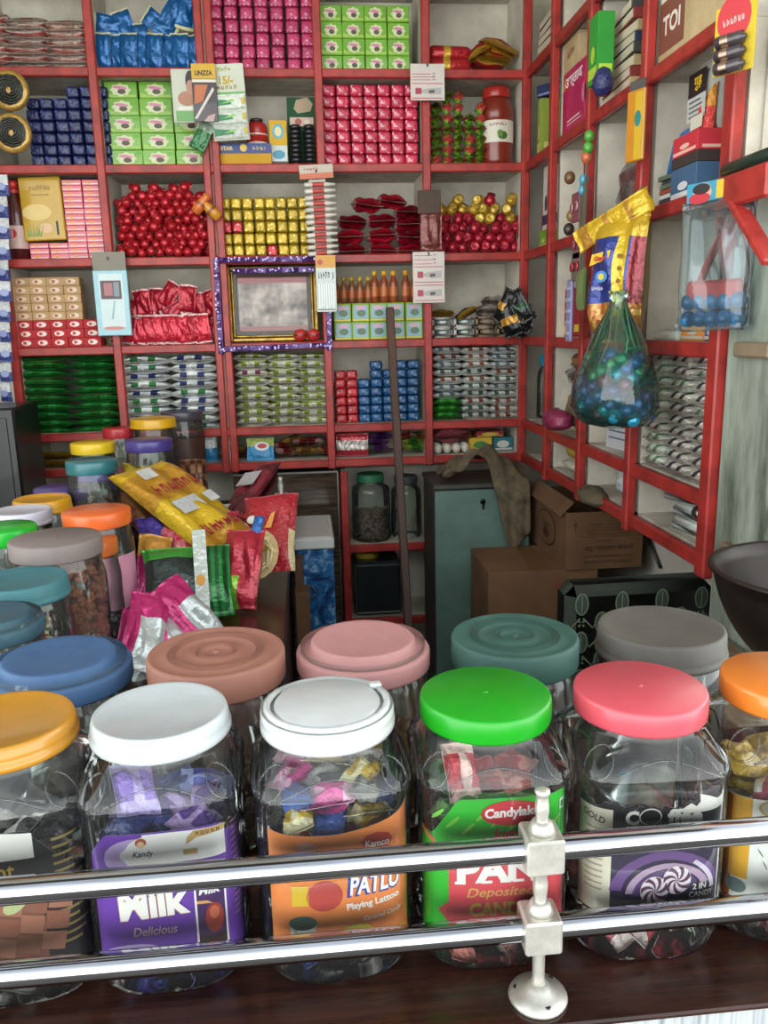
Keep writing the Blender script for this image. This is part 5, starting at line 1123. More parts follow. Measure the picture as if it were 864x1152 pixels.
def sbx(w, d, h, c, c2=None, txt=None, tc='#e8e0d8', ts=.5, bold=.04, k='card'):
    m = MB(); m.box((0, 0, h/2), (w, d, h), mt(c, k), .0012); f = lambda a, b: (a, -d/2-.0004, b); g = lambda a, b: (a, -d/2-.0008, b)
    f3 = lambda a, b: (w/2+.0004, a, b); f4 = lambda a, b: (-w/2-.0004, -a, b)
    if c2: m.rect(-w*.46, h*.08, w*.46, h*.24, mt(c2, 'print'), f); m.ell(0, h*.42, w*.2, h*.13, mt(c2, 'print'), f, n=12); m.rect(-d*.4, h*.1, d*.4, h*.25, mt(c2, 'print'), f3); m.rect(-d*.4, h*.1, d*.4, h*.25, mt(c2, 'print'), f4)
    if txt: m.text(txt, 0, h*.75, h*.22*ts*2, mt(tc, 'print'), g, bold=bold, width=min(w*.85, h*.5*len(txt)) if len(txt) > 3 else None); m.text(txt, 0, h*.7, h*.2, mt(tc, 'print'), f4, bold=bold)
    return m
# cell next to the corner: second row
side(sbx(.04, .10, .16, '#2c2a2c', '#5a4a4c'), 'dark_carton', 'tall dark carton in the narrow corner cell beside the pickle jar', 'carton', 598, FL[1], .08, 0, 150)
side(sbx(.03, .11, .15, '#8a9a3a', '#c8c46a'), 'lime_carton', 'slim lime green carton between the dark carton and pink box', 'carton', 612, FL[1], .07, 0, 130)
m = MB(); m.pouch(.05, .14, .035, 8, 10, mt('#b02a6a', 'wrap'), TR(0, 0, .07, pi/2), .3, 4); side(m, 'pink_packet', 'magenta packet hanging out of the narrow corner cell', 'packet', 604, FL[1], .055, .3, 140)
m = MB(); m.lathe([(.012, -.05), (.014, -.046), (.014, .046), (.012, .05)], 18, mt('#1f8a3a', 'plastic'), TR(0, 0, .014, 0, pi/2)); y_, _ = S(612, 110); side(m, 'green_tube', 'small bright green tube lying on the lime green carton', 'tube', 612, FL[1]+.1505, .07, .2, 110)
side(sbx(.17, .05, .03, '#26305a', '#7a8ab0'), 'navy_packet', 'flat navy packet on the dark carton in the corner cell', 'packet', 598, FL[1]+.1605, .07, .6, 100)
# pink box with Hindi print, beige cartons on it
y0, _ = S(629, 140, .02); y1, _ = S(660, 120, .02)
t = thing('pink_box', 'magenta box with white Hindi lettering standing on the side shelf', 'box', (.095, YS[0]-.013-abs(y1-y0)/2, FL[1]), (0, 0, -pi/2)); W = abs(y1-y0)
m = MB(); m.box((0, 0, .076), (W*.98, .15, .152), mt('#b02058', 'gloss'), .0012); m.build('carton', t)
m = MB(); f = lambda a, b: (a, -.0756, b); Wh = mt('#ece4e4', 'print'); m.text('उस्ताद', -.02, .122, .030, Wh, f, bold=.03, width=W*.62); m.poly([(-W*.46, .115), (-W*.40, .112), (-W*.36, .142), (-W*.42, .140)], mt('#d9a03a', 'print'), f); m.ell(W*.28, .075, .016, .022, mt('#c8709a', 'print'), f); m.rect(-W*.3, .034, W*.15, .037, Wh, f); m.rect(-W*.3, .026, W*.2, .028, Wh, f); m.rect(W*.30, 0.004, W*.48, .148, mt('#c43a70', 'print'), f); m.build('front_print', t)
f2 = lambda a, b: (-W*.49-.0006, -a, b); m = MB(); m.ell(.0, .08, .03, .035, mt('#c8709a', 'print'), f2); m.rect(-.05, .03, .05, .035, Wh, f2); m.build('side_print', t)
BEI = grime('beige_carton', '#a08a62', '#c4ae84', 10, .3, .7, .8)
def bcart(w, d, h, txt):
    m = MB(); m.box((0, 0, h/2), (w, d, h), BEI, .0012); m.marks(0, h*.5, d*.4, h*.3, mt('#a0442e', 'print'), lambda a, b: (-w/2-.0004, -a, b), 4) if not txt else None; m.marks(0, h*.55, w*.45, h*.3, mt('#8a3a28', 'print'), lambda a, b: (a, -d/2-.0004, b), 5) if not txt else m.rect(-w*.5, h*.2, -w*.1, h*.98, mt('#7a4a3c', 'print'), lambda a, b: (a, -d/2-.0003, b)); m.text(txt, -w*.3, h*.6, h*.3, mt('#e0d4c8', 'print'), lambda a, b: (a, -d/2-.0007, b), bold=.03) if txt else None; return m
side(bcart(.12, .15, .072, ''), 'beige_carton', 'beige carton with red print lying on the magenta box', 'carton', 640, FL[1]+.1525, .095, .0, 90)
# narrow corner cell, third row
side(sbx(.07, .05, .13, '#9a3a44', '#c88a8c'), 'red_packet_box', 'dull red box in the narrow corner cell of the third row', 'box', 600, FL[2], .07, 0, 250)
side(sbx(.06, .05, .17, '#d0d0c8', '#26345c', None), 'blue_white_box', 'tall white and navy box in the narrow corner cell', 'box', 612, FL[2]+.0505, .06, 0, 240)
side(sbx(.085, .06, .05, '#6a9a2c', '#b8c86a'), 'green_box', 'low green box under the tall white and navy box', 'box', 611, FL[2], .06, 0, 270)
# bottle with blue cap
y_, _ = S(606, 460, .06); t = thing('water_bottle', 'clear bottle with bright blue cap in the narrow corner cell', 'bottle', (.085, y_-.01, FL[4]))
m = MB(); m.lathe([(.001, .001), (.030, .0), (.034, .004), (.034, .12), (.030, .145), (.022, .155), (.022, .17)], 28, CLEARG, caps=False); m.build('bottle', t); m = MB(); m.lathe([(.026, .158), (.027, .16), (.027, .19), (.024, .193)], 24, mt('#2a7f9c', 'plastic')); m.build('cap', t)
m = MB(); q.seed(4)
for i in range(5): m.ball(.008, mt('#d0ccc4', 'plastic'), TR(.016*cos(i*1.3), .016*sin(i*1.3), .0105), 8, 6)
tag(m.build('white_pellets', None, (.085, y_-.01, FL[4])), 'few white pellets at the bottom of the blue capped bottle', 'pellets', None, 'stuff')
# red/yellow box, fourth row second cell
side(sbx(.07, .04, .125, '#a02a2e', '#d8c040'), 'red_yellow_box', 'red box with yellow face behind the hanging lilac strip', 'box', 633, FL[3], .06, 0, 370)
m = MB(); m.box((0, 0, .012), (.16, .09, .024), mt('#8a7a68', 'card'), .002); side(m, 'flat_carton', 'flat grey brown carton on the shelf behind the yellow snack packet', 'carton', 690, FL[3], .10, .1, 384)
for px, c, w, lab in ((748, '#cfd0c8', .10, 'white'), (778, '#d0883a', .09, 'orange'), (797, '#3a5a90', .03, 'blue')):
    side(sbx(w, .06, .034 if lab != 'white' else .016, c, '#b8b4a8'), 'small_carton', 'small %s carton lying under the hanging toy bag' % lab, 'carton', px, FL[3], .06, 0, 380)
# crumpled brown bags in fifth row, second cell
BAG = grime('brown_paper_bag', '#5c4a34', '#96805c', 20, .3, .7, .8, (1, 1, 1), .4)
def lump(c, w, d, h, seed, k=None):
    qq = random.Random(seed); m = MB(); m.ball(1, c, None, 14, 10)
    m.v = [(x*w/2*(1+.14*sin(7*z+seed)+.1*qq.uniform(-1, 1)), y*d/2*(1+.14*sin(6*x+seed)+.1*qq.uniform(-1, 1)), max(0, h/2+z*h/2*(1+.10*sin(8*x+seed)+.08*qq.uniform(-1, 1)))) for x, y, z in m.v]; return m
side(lump(BAG, .17, .12, .12, 3), 'paper_bag', 'crumpled brown paper bag at the bottom of the side cell', 'bag', 638, FL[4], .09, 0, 470)
side(lump(FILMP, .16, .12, .06, 5), 'plastic_bag', 'crumpled clear plastic bag on the brown paper bag', 'bag', 640, FL[4]+.118, .09, 0, 430)
side(lump(mt('#8a6a4a', 'wrap'), .12, .10, .05, 7), 'brown_bundle', 'brown wrapped bundle on top of the crumpled plastic bag', 'bundle', 634, FL[4]+.162, .09, 0, 405)
m = lump(mt('#8a2a50', 'wrap'), .13, .07, .055, 23); side(m, 'magenta_packet', 'crumpled magenta packet poking out below the brown paper bag', 'packet', 655, FL[4]-.0, -.035, 0, 485).location.z = S(652, 484, -.03)[1]-.02
m = MB(); m.box((0, 0, .05), (.12, .03, .115), mt('#b9bcc0', 'paper'), .004); f = lambda a, b: (a, -.0155, b)
for i in range(5): m.rect(-.045, .022+i*.016, .040-.01*(i % 2), .026+i*.016, mt('#5a6480', 'print'), f)
m.marks(-.0, .104, .05, .006, mt('#4a5a8a', 'print'), f, 5); side(m, 'printed_packet', 'white packet printed with blue lines below the ball bag', 'packet', 688, FL[4], .06, .15, 500)
# yellow and white cloth, lowest row; crumpled white; grey rag
side(lump(mt('#b8963a', 'cloth'), .14, .10, .040, 9), 'yellow_cloth', 'bunched yellow cloth in the lowest side cell', 'cloth', 640, FL[5]+.034, .08, 0, 505); side(lump(mt('#bdb8ac', 'cloth'), .15, .11, .034, 11), 'white_cloth', 'bunched white cloth under the yellow cloth', 'cloth', 638, FL[5], .08, 0, 530)
side(lump(mt('#c4c8cc', 'wrap'), .11, .09, .075, 13), 'white_bundle', 'crumpled white plastic bundle in the lowest side cell', 'bundle', 692, FL[5], .08, 0, 545)
o = side(lump(SACK, .15, .06, .045, 15), 'grey_rag', 'small grey brown rag hanging over the lowest red shelf edge', 'rag', 680, FL[5]-.03, .0, 0, 570)
# white tray packs, mallet, lamps in the lowest near cell
def tray(w, d, h):
    m = MB(); m.box((0, 0, h*.5), (w, d, h), mt('#b9bfbc', 'gloss'), h*.3, None, True)
    for k in (-.3, .3): m.tube([(-w*.46, k*d, h*1.0), (w*.44, k*d, h*1.0)], h*.28, 8, mt('#d3d8d5', 'plastic'))
    m.tube([(w*.44, -.3*d, h), (w*.485, 0, h), (w*.44, .3*d, h)], h*.28, 8, mt('#d3d8d5', 'plastic')); return m
tr = Rep(tray(.13, .055, .020).build('lamp_pack'), 'white blister pack of tube lamp in the lowest near cell, flat pair', 'lamp pack', 'white lamp packs in lowest near cell')
y_ = -.957
for k, (dx, dy, dz, rz) in enumerate(((.13, .02, 0, .05), (.13, .015, .028, .0), (.135, .01, .056, -.08), (.06, -.115, 0, .06), (.06, -.115, .028, .05), (.055, -.10, .056, .25))): tr.put((dx, y_+dy, FL[5]+dz), (0, 0, -pi/2+rz))
t = thing('wooden_mallet', 'small wooden mallet leaning on the white lamp packs', 'mallet', (.075, -1.0, FL[5]+.115), (.0, .25, -1.2)); m = MB(); m.tube([(-.065, 0, -.012), (.03, 0, .0)], .008, 10, mt('#9a7a56', 'rough')); m.build('handle', t); m = MB(); m.lathe([(.016, -.028), (.020, -.024), (.020, .024), (.016, .028)], 16, mt('#86664a', 'rough'), TR(.04, 0, 0, pi/2, 0, .0)); m.build('head', t)
m = MB(); m.lathe([(.012, 0), (.012, .03), (.022, .045), (.026, .07), (.018, .088), (.004, .094)], 20, mt('#b9bcb8', 'plastic'), TR(0, 0, .027, 0, pi/2)); m.lathe([(.0135, .0), (.0135, .024)], 16, mt('#8f9498', 'metal'), TR(0, 0, .027, 0, pi/2)); side(m, 'light_bulb', 'white bulb with metal cap lying near the front post', 'bulb', 778, FL[5]+.022, .04, 0, 600)
# white sachet pouches piled in the near fifth-row cell
wq = [rep(pz(c, c2, c3, 120+i, .08, .105, .0275, .2), 'flour_pouch', 'cream white pouch with %s print piled in the near side cell' % n, 'pouch', 'white %s pouches near side cell' % n) for i, (c, c2, c3, n) in enumerate((('#f2ece0', '#8c8884', '#3a3444', 'dark'), ('#eef0e6', '#b8c8b4', '#6a9a6a', 'green')))]
for y_, n, k in ((-.931, 10, 1), (-1.033, 10, 0), (-1.1345, 10, 0)):
    for i in range(n): wq[k if q.random() < .8 else 1-k].put((.055, y_+q.uniform(-.001, .001), FL[4]+.001+.0222*i), (q.uniform(-.01, .01), q.uniform(-.01, .01), -pi/2+q.uniform(-.03, .03)), (.94, 1, .80))
# near third-row cell: magazines, toy, packets
mg = [Rep(MB().box((0, 0, .004), (.16, .12, .008), mt(c, 'paper'), .001).build('magazine'), '%s magazine in the flat pile on the side shelf' % n, 'magazine', '%s magazines' % n) for c, n in (('#d0d0cc', 'white covered'), ('#5a6a58', 'green covered'), ('#3a3a3e', 'dark covered'), ('#9a4a3a', 'red covered'))]
y_ = -.966
for i, k in enumerate((0, 2, 0, 3, 1, 2, 1)): mg[k].put((.09, y_+q.uniform(-.006, .006), FL[2]+.0083*i), (0, 0, -pi/2+q.uniform(-.08, .08)))
m = MB(); BLU = mt('#2a6aa8', 'plastic'); m.tube([(-.05, 0, .0), (-.02, 0, .05), (.01, 0, .055)], [.010, .013, .011], 10, BLU); m.box((.02, 0, .058), (.05, .02, .022), BLU, .005); m.tube([(.0, 0, .05), (.02, 0, .015)], .006, 8, mt('#8a9098', 'plastic')); side(m, 'toy_gun', 'small blue plastic toy gun on the pile of magazines', 'toy', 757, FL[2]+.060, .05, 0, 190)
y_ = max(S(797, 180, .06)[0], -1.132)
for z, w, h, c, c2, tx, lab in ((0, .10, .055, '#3c5a7a', '#c8ccd0', None, 'steel blue packet lying lowest'), (.0555, .10, .018, '#3a2c28', None, None, 'dark brown thin packet second from the bottom'), (.074, .095, .034, '#b82a34', '#e0b0a0', None, 'bright red packet third from the bottom')):
    tag(sbx(w, .09, h, c, c2).build('stacked_packet', None, (.06, y_, FL[2]+z), (0, 0, -pi/2)), lab+' in the near third row stack', 'packet')
t = thing('gud_bag', 'clear bag with black and yellow Hindi label above the red packet', 'bag', (.06, y_, FL[2]+.1085), (0, 0, -pi/2)); m = MB(); m.pouch(.085, .125, .05, 8, 10, mt('#a8a49c', 'gloss'), TR(0, 0, .0605, pi/2), .2, 21); m.build('bag_body', t)
m = MB(); f = lambda a, b: (a, -.0285, b); m.rect(-.032, .062, .034, .10, mt('#16161a', 'print'), f); m.text('गुड़', .004, .080, .022, mt('#d0a82a', 'print'), lambda a, b: (a, -.0289, b), bold=.04); m.rect(-.034, .022, .034, .061, mt('#b8bab8', 'print'), f)
for i in range(4): m.rect(-.026, .028+i*.008, .022-.006*(i % 2), .031+i*.008, mt('#5a5a5c', 'print'), lambda a, b: (a, -.0289, b))
m.build('label', t)
m = MB(); m.pouch(.055, .10, .03, 8, 8, lambda u, v, s: mt('#c0403a', 'wrap') if v < .2 else mt('#c88a3a', 'wrap'), TR(0, 0, .05, pi/2), .25, 22); m.rect(-.022, .03, .022, .052, mt('#c8c4b4', 'print'), lambda a, b: (a, -.019, b)); side(m, 'masala_packet', 'red and orange packet leaning beside the bag with Hindi label', 'packet', 783, FL[2]+.108, .045, 0, 165, None, -.05).location.z = FL[2]+.083
m = MB(); m.lathe([(.012, 0), (.014, .004), (.014, .10), (.008, .11)], 16, mt('#2a4a7a', 'plastic')); m.lathe([(.0145, 0), (.0145, .03)], 16, mt('#3a8a4a', 'plastic')); side(m, 'blue_tube', 'blue and green tube standing left of the masala packet', 'tube', 772, FL[2]+.065, .07, 0, 170).location.z = FL[2]+.0585
# near second row: long carton, books, hanging-out green carton
side(bcart(.26, .14, .11, 'TOI'), 'beige_carton', 'long beige carton with brown print high on the near side shelf', 'carton', 778, FL[1], .085, 0, 30)
bk = [Rep(MB().box((0, 0, .010), (.18, .13, .020), mt(c, 'paper'), .001).box((0, -.0652, .010), (.172, .001, .015), mt('#c4b8a2', 'paper')).build('book'), '%s book in the stack on the upper side shelf' % n, 'book', '%s books upper side shelf' % n) for c, n in (('#7a2a26', 'maroon'), ('#26304a', 'navy'), ('#a8946a', 'tan'), ('#3a3a38', 'charcoal'))]
y_, _ = S(722, 50, .06)
for i, k in enumerate((2, 0, 2, 3, 1, 2, 0, 3)): bk[k].put((.075, y_+q.uniform(-.008, .008), FL[1]+.0205*i), (0, 0, -pi/2+q.uniform(-.06, .06)))
y_, _ = S(609, 30, .06)
for i, k in enumerate((0, 2, 3, 1, 1)): bk[k].put((.085, -.14+q.uniform(-.006, .006), FL[0]+.0205*i), (0, 0, -pi/2+q.uniform(-.06, .06)))
y_, _ = S(707, 90, -.02); side(sbx(.055, .035, .13, '#2a8a2e', '#a8c83a'), 'hanging_green_box', 'bright green carton hung on the side shelf post below the books', 'carton', 707, S(707, 72, -.022)[1], -.028, 0, 60)
m = MB(); m.lathe([(.012, 0), (.020, .012), (.022, .03), (.014, .048), (.004, .054)], 14, mt('#23285a', 'wrap')); side(m, 'hanging_blue_knob', 'small dark blue plastic piece under the hung green carton', 'toy', 712, S(712, 82, -.03)[1], -.032, 0, 80)
# plastic bag with red and green things, third row
m = lump(FILMP, .24, .13, .15, 17); side(m, 'plastic_bag', 'bulging clear plastic bag of toys on the third row side shelf', 'bag', 692, FL[2], .095, 0, 220)
for c, lab, dy, z, s_ in (('#a03a30', 'red', .03, .085, 1), ('#3a7a3a', 'green', -.03, .015, .9), ('#a0603a', 'rust', .0, .05, .8)):
    m = MB(); m.ball(.03*s_, mt(c, 'plastic'), TR(0, 0, .03), 10, 7, (1.3, .8, .7)); o = side(m, 'plastic_toy', '%s plastic toy inside the bulging clear bag' % lab, 'toy', 692, FL[2]+z, .09, 0, 220); o.location.y += dy
# ---------------------------------------------------------------- things hung up in front of the shelves
def card(nm, lab, px0, py0, px1, py1, y, cat='card', rot=0):
    """flat hung card: returns (thing, width, height); origin at its lower middle"""
    a, b = onY(px0, py1, y), onY(px1, py0, y); w, h = b.x-a.x, b.z-a.z
    t = thing(nm, lab, cat, ((a.x+b.x)/2, y, a.z), (0, rot, 0)); return t, w, h
FZ = lambda k: (lambda a, b: (a, -.0016-.0004*k, b))
# phone cable card
t, w, h = card('hanging_phone_card', 'pale blue hanging card picturing a phone, left of the red crisp packets', 111, 283, 141, 378, -.03)
m = MB(); m.box((0, .0, h*.39), (w, .012, h*.78), mt('#8fc0cc', 'gloss'), .002); m.build('box_body', t)
m = MB(); m.box((0, .0, h*.89), (w*.96, .003, h*.22), mt('#8a8478', 'card'), .0005); m.ell(-.002, h*.92, .004, .006, mt('#2a2826', 'print'), FZ(0)); m.build('hang_tab', t)
f = lambda a, b: (a, -.0066, b); g = lambda a, b: (a, -.007, b); m = MB(); m.rect(-w*.34, h*.10, w*.36, h*.74, mt('#c9dadb', 'print'), f); m.rect(-w*.3, h*.44, w*.3, h*.66, mt('#5a3a44', 'print'), g); m.rect(-w*.2, h*.48, w*.05, h*.63, mt('#a86a70', 'print'), lambda a, b: (a, -.0073, b)); m.rect(w*.08, h*.47, w*.24, h*.64, mt('#7a8a90', 'print'), lambda a, b: (a, -.0073, b)); m.ell(0, h*.09, w*.3, h*.022, mt('#c88078', 'print'), g)
m.poly([(-w*.05, h*.2), (0, h*.2), (w*.1, h*.42), (w*.06, h*.42)], mt('#8aa8b0', 'print'), g); m.build('print', t)
# model card, comb card and sachet card at the second row
t, w, h = card('hanging_hair_card', 'hanging white card with a dark haired portrait above the green soap boxes', 196, 78, 222, 138, -.035)
m = MB(); m.box((0, 0, h/2), (w, .003, h), mt('#c4c6b8', 'card'), .0004); m.build('backing', t); m = MB(); m.ell(w*.22, h*.78, w*.2, h*.2, mt('#2a201e', 'print'), FZ(0)); m.ell(w*.2, h*.66, w*.16, h*.14, mt('#b0806a', 'print'), FZ(1)); m.ell(w*.05, h*.45, w*.35, h*.14, mt('#a8765c', 'print'), FZ(0)); m.rect(-w*.4, h*.02, w*.48, h*.22, mt('#6aa05a', 'print'), FZ(1)); m.rect(-w*.3, h*.24, w*.4, h*.30, mt('#d4d6cc', 'print'), FZ(1)); m.build('print', t)
t, w, h = card('hanging_comb_card', 'hanging packet with yellow header and dark comb picture on the double red post', 219, 72, 242, 137, -.045)
m = MB(); m.box((0, 0, h/2), (w, .006, h), mt('#3a2c34', 'gloss'), .001); m.build('packet', t); m = MB(); f = lambda a, b: (a, -.0034, b); g = lambda a, b: (a, -.0038, b); m.rect(-w/2, h*.74, w/2, h, mt('#c9a022', 'print'), f); m.text('LINZZA', 0, h*.84, h*.085, mt('#201c1a', 'print'), g, width=w*.72, bold=.04); m.rect(-w/2, h*.68, w/2, h*.73, mt('#d8d0c4', 'print'), f); m.poly([(-w*.45, h*.3), (-w*.1, h*.35), (w*.15, h*.64), (-w*.4, h*.64)], mt('#b8683a', 'print'), f); m.poly([(-w*.48, h*.05), (-w*.36, h*.05), (w*.40, h*.55), (w*.34, h*.6)], mt('#c8c4bc', 'print'), g); m.poly([(-w*.1, h*.0), (w*.3, h*.0), (w*.4, h*.14), (w*.1, h*.1)], mt('#b89a98', 'print'), f); m.build('print', t)
t, w, h = card('hanging_sachet_card', 'hanging white card reading 15/- with three green and white sachets', 241, 72, 277, 158, -.03, rot=-.05)
m = MB(); m.box((0, 0, h/2), (w, .003, h), mt('#c9ccbc', 'card'), .0004); m.marks(-w*.12, h*.93, w*.6, h*.06, mt('#b0a84a', 'print'), FZ(0), 6); m.text('15/-', 0, h*.79, h*.11, mt('#b8981c', 'print'), FZ(0), bold=.05); m.marks(-w*.05, h*.695, w*.7, h*.055, mt('#8a7a1c', 'print'), FZ(0), 6); m.rect(-w/2, h*.60, w/2, h*.635, mt('#6aa05a', 'print'), FZ(0)); m.build('backing', t)
for k in range(3):
    m = MB(); z = h*(.02+.195*k); m.pouch(w*.98, h*.19, .010, 8, 6, mt('#ccd2c6', 'wrap'), TR(0, -.007, z+h*.095, pi/2), .1, k); f = lambda a, b: (a, -.0135, b); m.poly([(-w*.46, z+h*.03), (w*.1, z+h*.05), (w*.05, z+h*.10), (-w*.46, z+h*.13)], mt('#2a7a4a', 'print'), f); m.poly([(-w*.2, z+h*.06), (w*.2, z+h*.09), (w*.1, z+h*.12)], mt('#8abf6a', 'print'), lambda a, b: (a, -.0138, b)); m.rect(w*.36, z+h*.05, w*.46, z+h*.13, mt('#c0a83a', 'print'), f); m.build('sachet', t)
m = MB(); m.pouch(.045, .085, .02, 8, 8, lambda u, v, s: mt('#2f6a3c', 'foil') if v < .2 else mt('#7a8a78', 'foil'), TR(0, 0, 0, pi/2, .5), .4, 8); p = onY(228, 152, -.03); tag(m.build('hanging_green_sachet', None, p), 'dark green foil sachet dangling below the comb packet', 'sachet')
# strips of toothbrush blisters
t, w, h = card('hanging_brush_strip', 'hanging strip of red and white toothpaste tubes in front of the shelf post', 345, 185, 379, 288, -.03, rot=-.05)
m = MB(); m.box((0, 0, h*.925), (w, .003, h*.15), mt('#c4b8aa', 'card'), .0004); m.rect(-w/2, h*.85, w/2, h*.91, mt('#c0603a', 'print'), FZ(0)); m.marks(-w*.15, h*.955, w*.45, h*.03, mt('#b04038', 'print'), FZ(0), 5); m.ell(0, h*.93, .003, .005, mt('#2a2422', 'print'), FZ(1)); m.box((0, .001, h*.42), (w*.5, .002, h*.84), mt('#b8b2aa', 'card')); m.build('header_card', t)
m = MB(); m.lathe([(.0052, -w*.46), (.0065, -w*.4), (.0065, w*.25), (.004, w*.33), (.004, w*.46)], 10, mt('#c9c2b8', 'gloss'), TR(0, 0, 0, 0, pi/2)); m.lathe([(.0068, -w*.22), (.0068, w*.12)], 10, mt('#b0443c', 'print'), TR(0, 0, 0, 0, pi/2), caps=False); me = m.mesh('tube')
for k in range(12):
    o = bpy.data.objects.new('tube', me); col.objects.link(o); o.parent = t; o.location = (.001*k*.6, -.0085, h*.03+k*h*.068); o.rotation_euler = (0, .05*((k*7) % 3-1)*.6, 0)
t, w, h = card('hanging_needle_card', 'hanging packet with orange header and white pins beside the framed picture', 357, 287, 377, 351, -.042)
m = MB(); m.box((0, 0, h/2), (w, .004, h), mt('#b9c2bd', 'gloss'), .0006); f = lambda a, b: (a, -.0024, b); m.rect(-w/2, h*.78, w/2, h, mt('#cc9030', 'print'), f); m.ell(-w*.28, h*.88, w*.14, h*.05, mt('#b0402e', 'print'), lambda a, b: (a, -.0028, b)); m.marks(-w*.1, h*.65, w*.6, h*.13, mt('#3c4442', 'print'), f, 5); m.rect(w*.34, h*.58, w*.38, h*.7, mt('#2c3432', 'print'), f); m.rect(-w*.45, h*.03, w*.45, h*.05, mt('#5a6664', 'print'), f)
for i in range(7): m.rect(-w*.38+i*w*.12, h*.06+.003*(i % 3), -w*.33+i*w*.12, h*.5+.004*(i % 2), mt('#e0e4e2', 'print'), f)
m.build('packet', t)
for a, b, c_, d_, lab in ((462, 72, 500, 113, 'upper of two hanging white cards with red tube pictures, by the top right cells'), (465, 283, 500, 341, 'lower hanging white card with red tube pictures, by the small bottles')):
    t, w, h = card('hanging_glue_card', lab, a, b, c_, d_, -.035); m = MB(); m.box((0, 0, h/2), (w, .003, h), mt('#cdc4bd', 'card'), .0004); n = 2 if d_-b > 50 else 1
    rp_c = mt('#a83048', 'print'); z = h*.94; m.ell(0, h*.96, .003, .005, mt('#2a2422', 'print'), FZ(2), n=8)
    for k in range(n):
        z0 = h*.04+k*h*.36 if n == 2 else h*.05; hh = h*.30 if n == 2 else h*.40
        m.rect(-w*.46, z0, w*.46, z0+.002, rp_c, FZ(1)); m.rect(-w*.46, z0+hh, w*.46, z0+hh+.002, rp_c, FZ(1)); m.rect(-w*.36, z0+hh*.30, -w*.18, z0+hh*.72, rp_c, FZ(1)); m.poly([(-w*.18, z0+hh*.4), (w*.1, z0+hh*.28), (w*.4, z0+hh*.30), (w*.4, z0+hh*.75), (w*.1, z0+hh*.72), (-w*.18, z0+hh*.6)], mt('#a8a6a4', 'print'), FZ(1)); m.poly([(w*.05, z0+hh*.35), (w*.2, z0+hh*.4), (w*.2, z0+hh*.6), (w*.02, z0+hh*.55)], mt('#5a4448', 'print'), FZ(2))
    for k in range(3): m.rect(-w*.46, h*(.76 if n == 2 else .55)+k*h*.08, w*.1+.01*(k % 2), h*(.76 if n == 2 else .55)+k*h*.08+.0016, rp_c, FZ(1)); m.rect(w*.15, h*(.77 if n == 2 else .56)+k*h*.08, w*.22, h*(.79 if n == 2 else .59)+k*h*.08, mt('#8a5a60', 'print'), FZ(1))
    m.build('card', t)
t, w, h = card('hanging_brown_packet', 'dull brown sachet strip hanging on the post between toffees and red pouches', 469, 213, 497, 283, -.03)
m = MB(); m.box((0, 0, h*.80), (w*.9, .006, h*.38), mt('#4a3a30', 'rough'), .002); m.build('upper_pack', t); m = MB(); m.pouch(w*.9, h*.62, .016, 8, 10, mt('#6e3430', 'foil'), TR(.004, 0, h*.31, pi/2), .4, 5); m.build('lower_pack', t)
# orange clip toys and steel scourer packs
for px, py, ro, c, lab in ((226, 230, .7, '#c8682a', 'orange'), (238, 237, -.8, '#c98a2c', 'amber')):
    p = onY(px, py, -.035); m = MB(); m.lathe([(.004, -.030), (.014, -.026), (.016, 0), (.011, .022), (.013, .030), (.005, .033)], 14, mt(c, 'plastic'), TR(0, 0, 0, 0, ro)); m.lathe([(.0165, -.004), (.0165, .004)], 14, mt('#8a4a1c', 'plastic'), TR(0, 0, 0, 0, ro), caps=False); tag(m.build('hanging_toy', None, p), '%s plastic spinning toy hung on the double red post' % lab, 'toy')
for py, lab in ((102, 'upper'), (150, 'lower')):
    p = onY(11 if py < 120 else 14, py, -.04); t = thing('hanging_scourer_pack', '%s round gold rimmed pack of steel scourer at the left frame edge' % lab, 'scourer', p, (pi/2, 0, 0))
    m = MB(); m.lathe([(.040, -.010), (.049, -.008), (.051, 0), (.049, .008), (.041, .010)], 30, mt('#a8843e', 'foil'), caps=True); m.build('rim', t); m = MB()
    pts = [((.008+.030*i/150)*cos(i*.52), (.008+.030*i/150)*sin(i*.52), .0115+.003*sin(i*1.9)) for i in range(150)]; m.tube(pts, .0020, 5, mt('#4a4a46', 'metal')); m.lathe([(.040, .0098), (.001, .0099)], 24, mt('#26262a', 'metal'), caps=False); m.build('steel_wool', t)
# sachet strip at far left
p0 = onY(3, 196, -.06); p1 = onY(8, 452, -.06); t = thing('hanging_sachet_strip', 'long hanging strip of blue and white sachets at the left frame edge', 'sachet strip', p1); dz = (p0.z-p1.z)/11; me = None
for k in range(11):
    if me is None:
        m = MB(); m.pouch(.036, dz*.98, .012, 8, 8, lambda u, v, s: mt('#c4c6c8', 'wrap') if v > .1 else mt('#2a3878', 'wrap'), TR(0, 0, 0, pi/2), .2, 3); m.ell(.0, -.004, .012, .010, mt('#8a94c0', 'print'), lambda a, b: (a, -.0085, b), n=10); me = m.mesh('sachet')
    o = bpy.data.objects.new('sachet', me); col.objects.link(o); o.parent = t; o.location = ((p0.x-p1.x)*k/11, .002*(k % 2), dz*(k+.5)); o.rotation_euler = (0, 0, .3*((k % 3)-1))
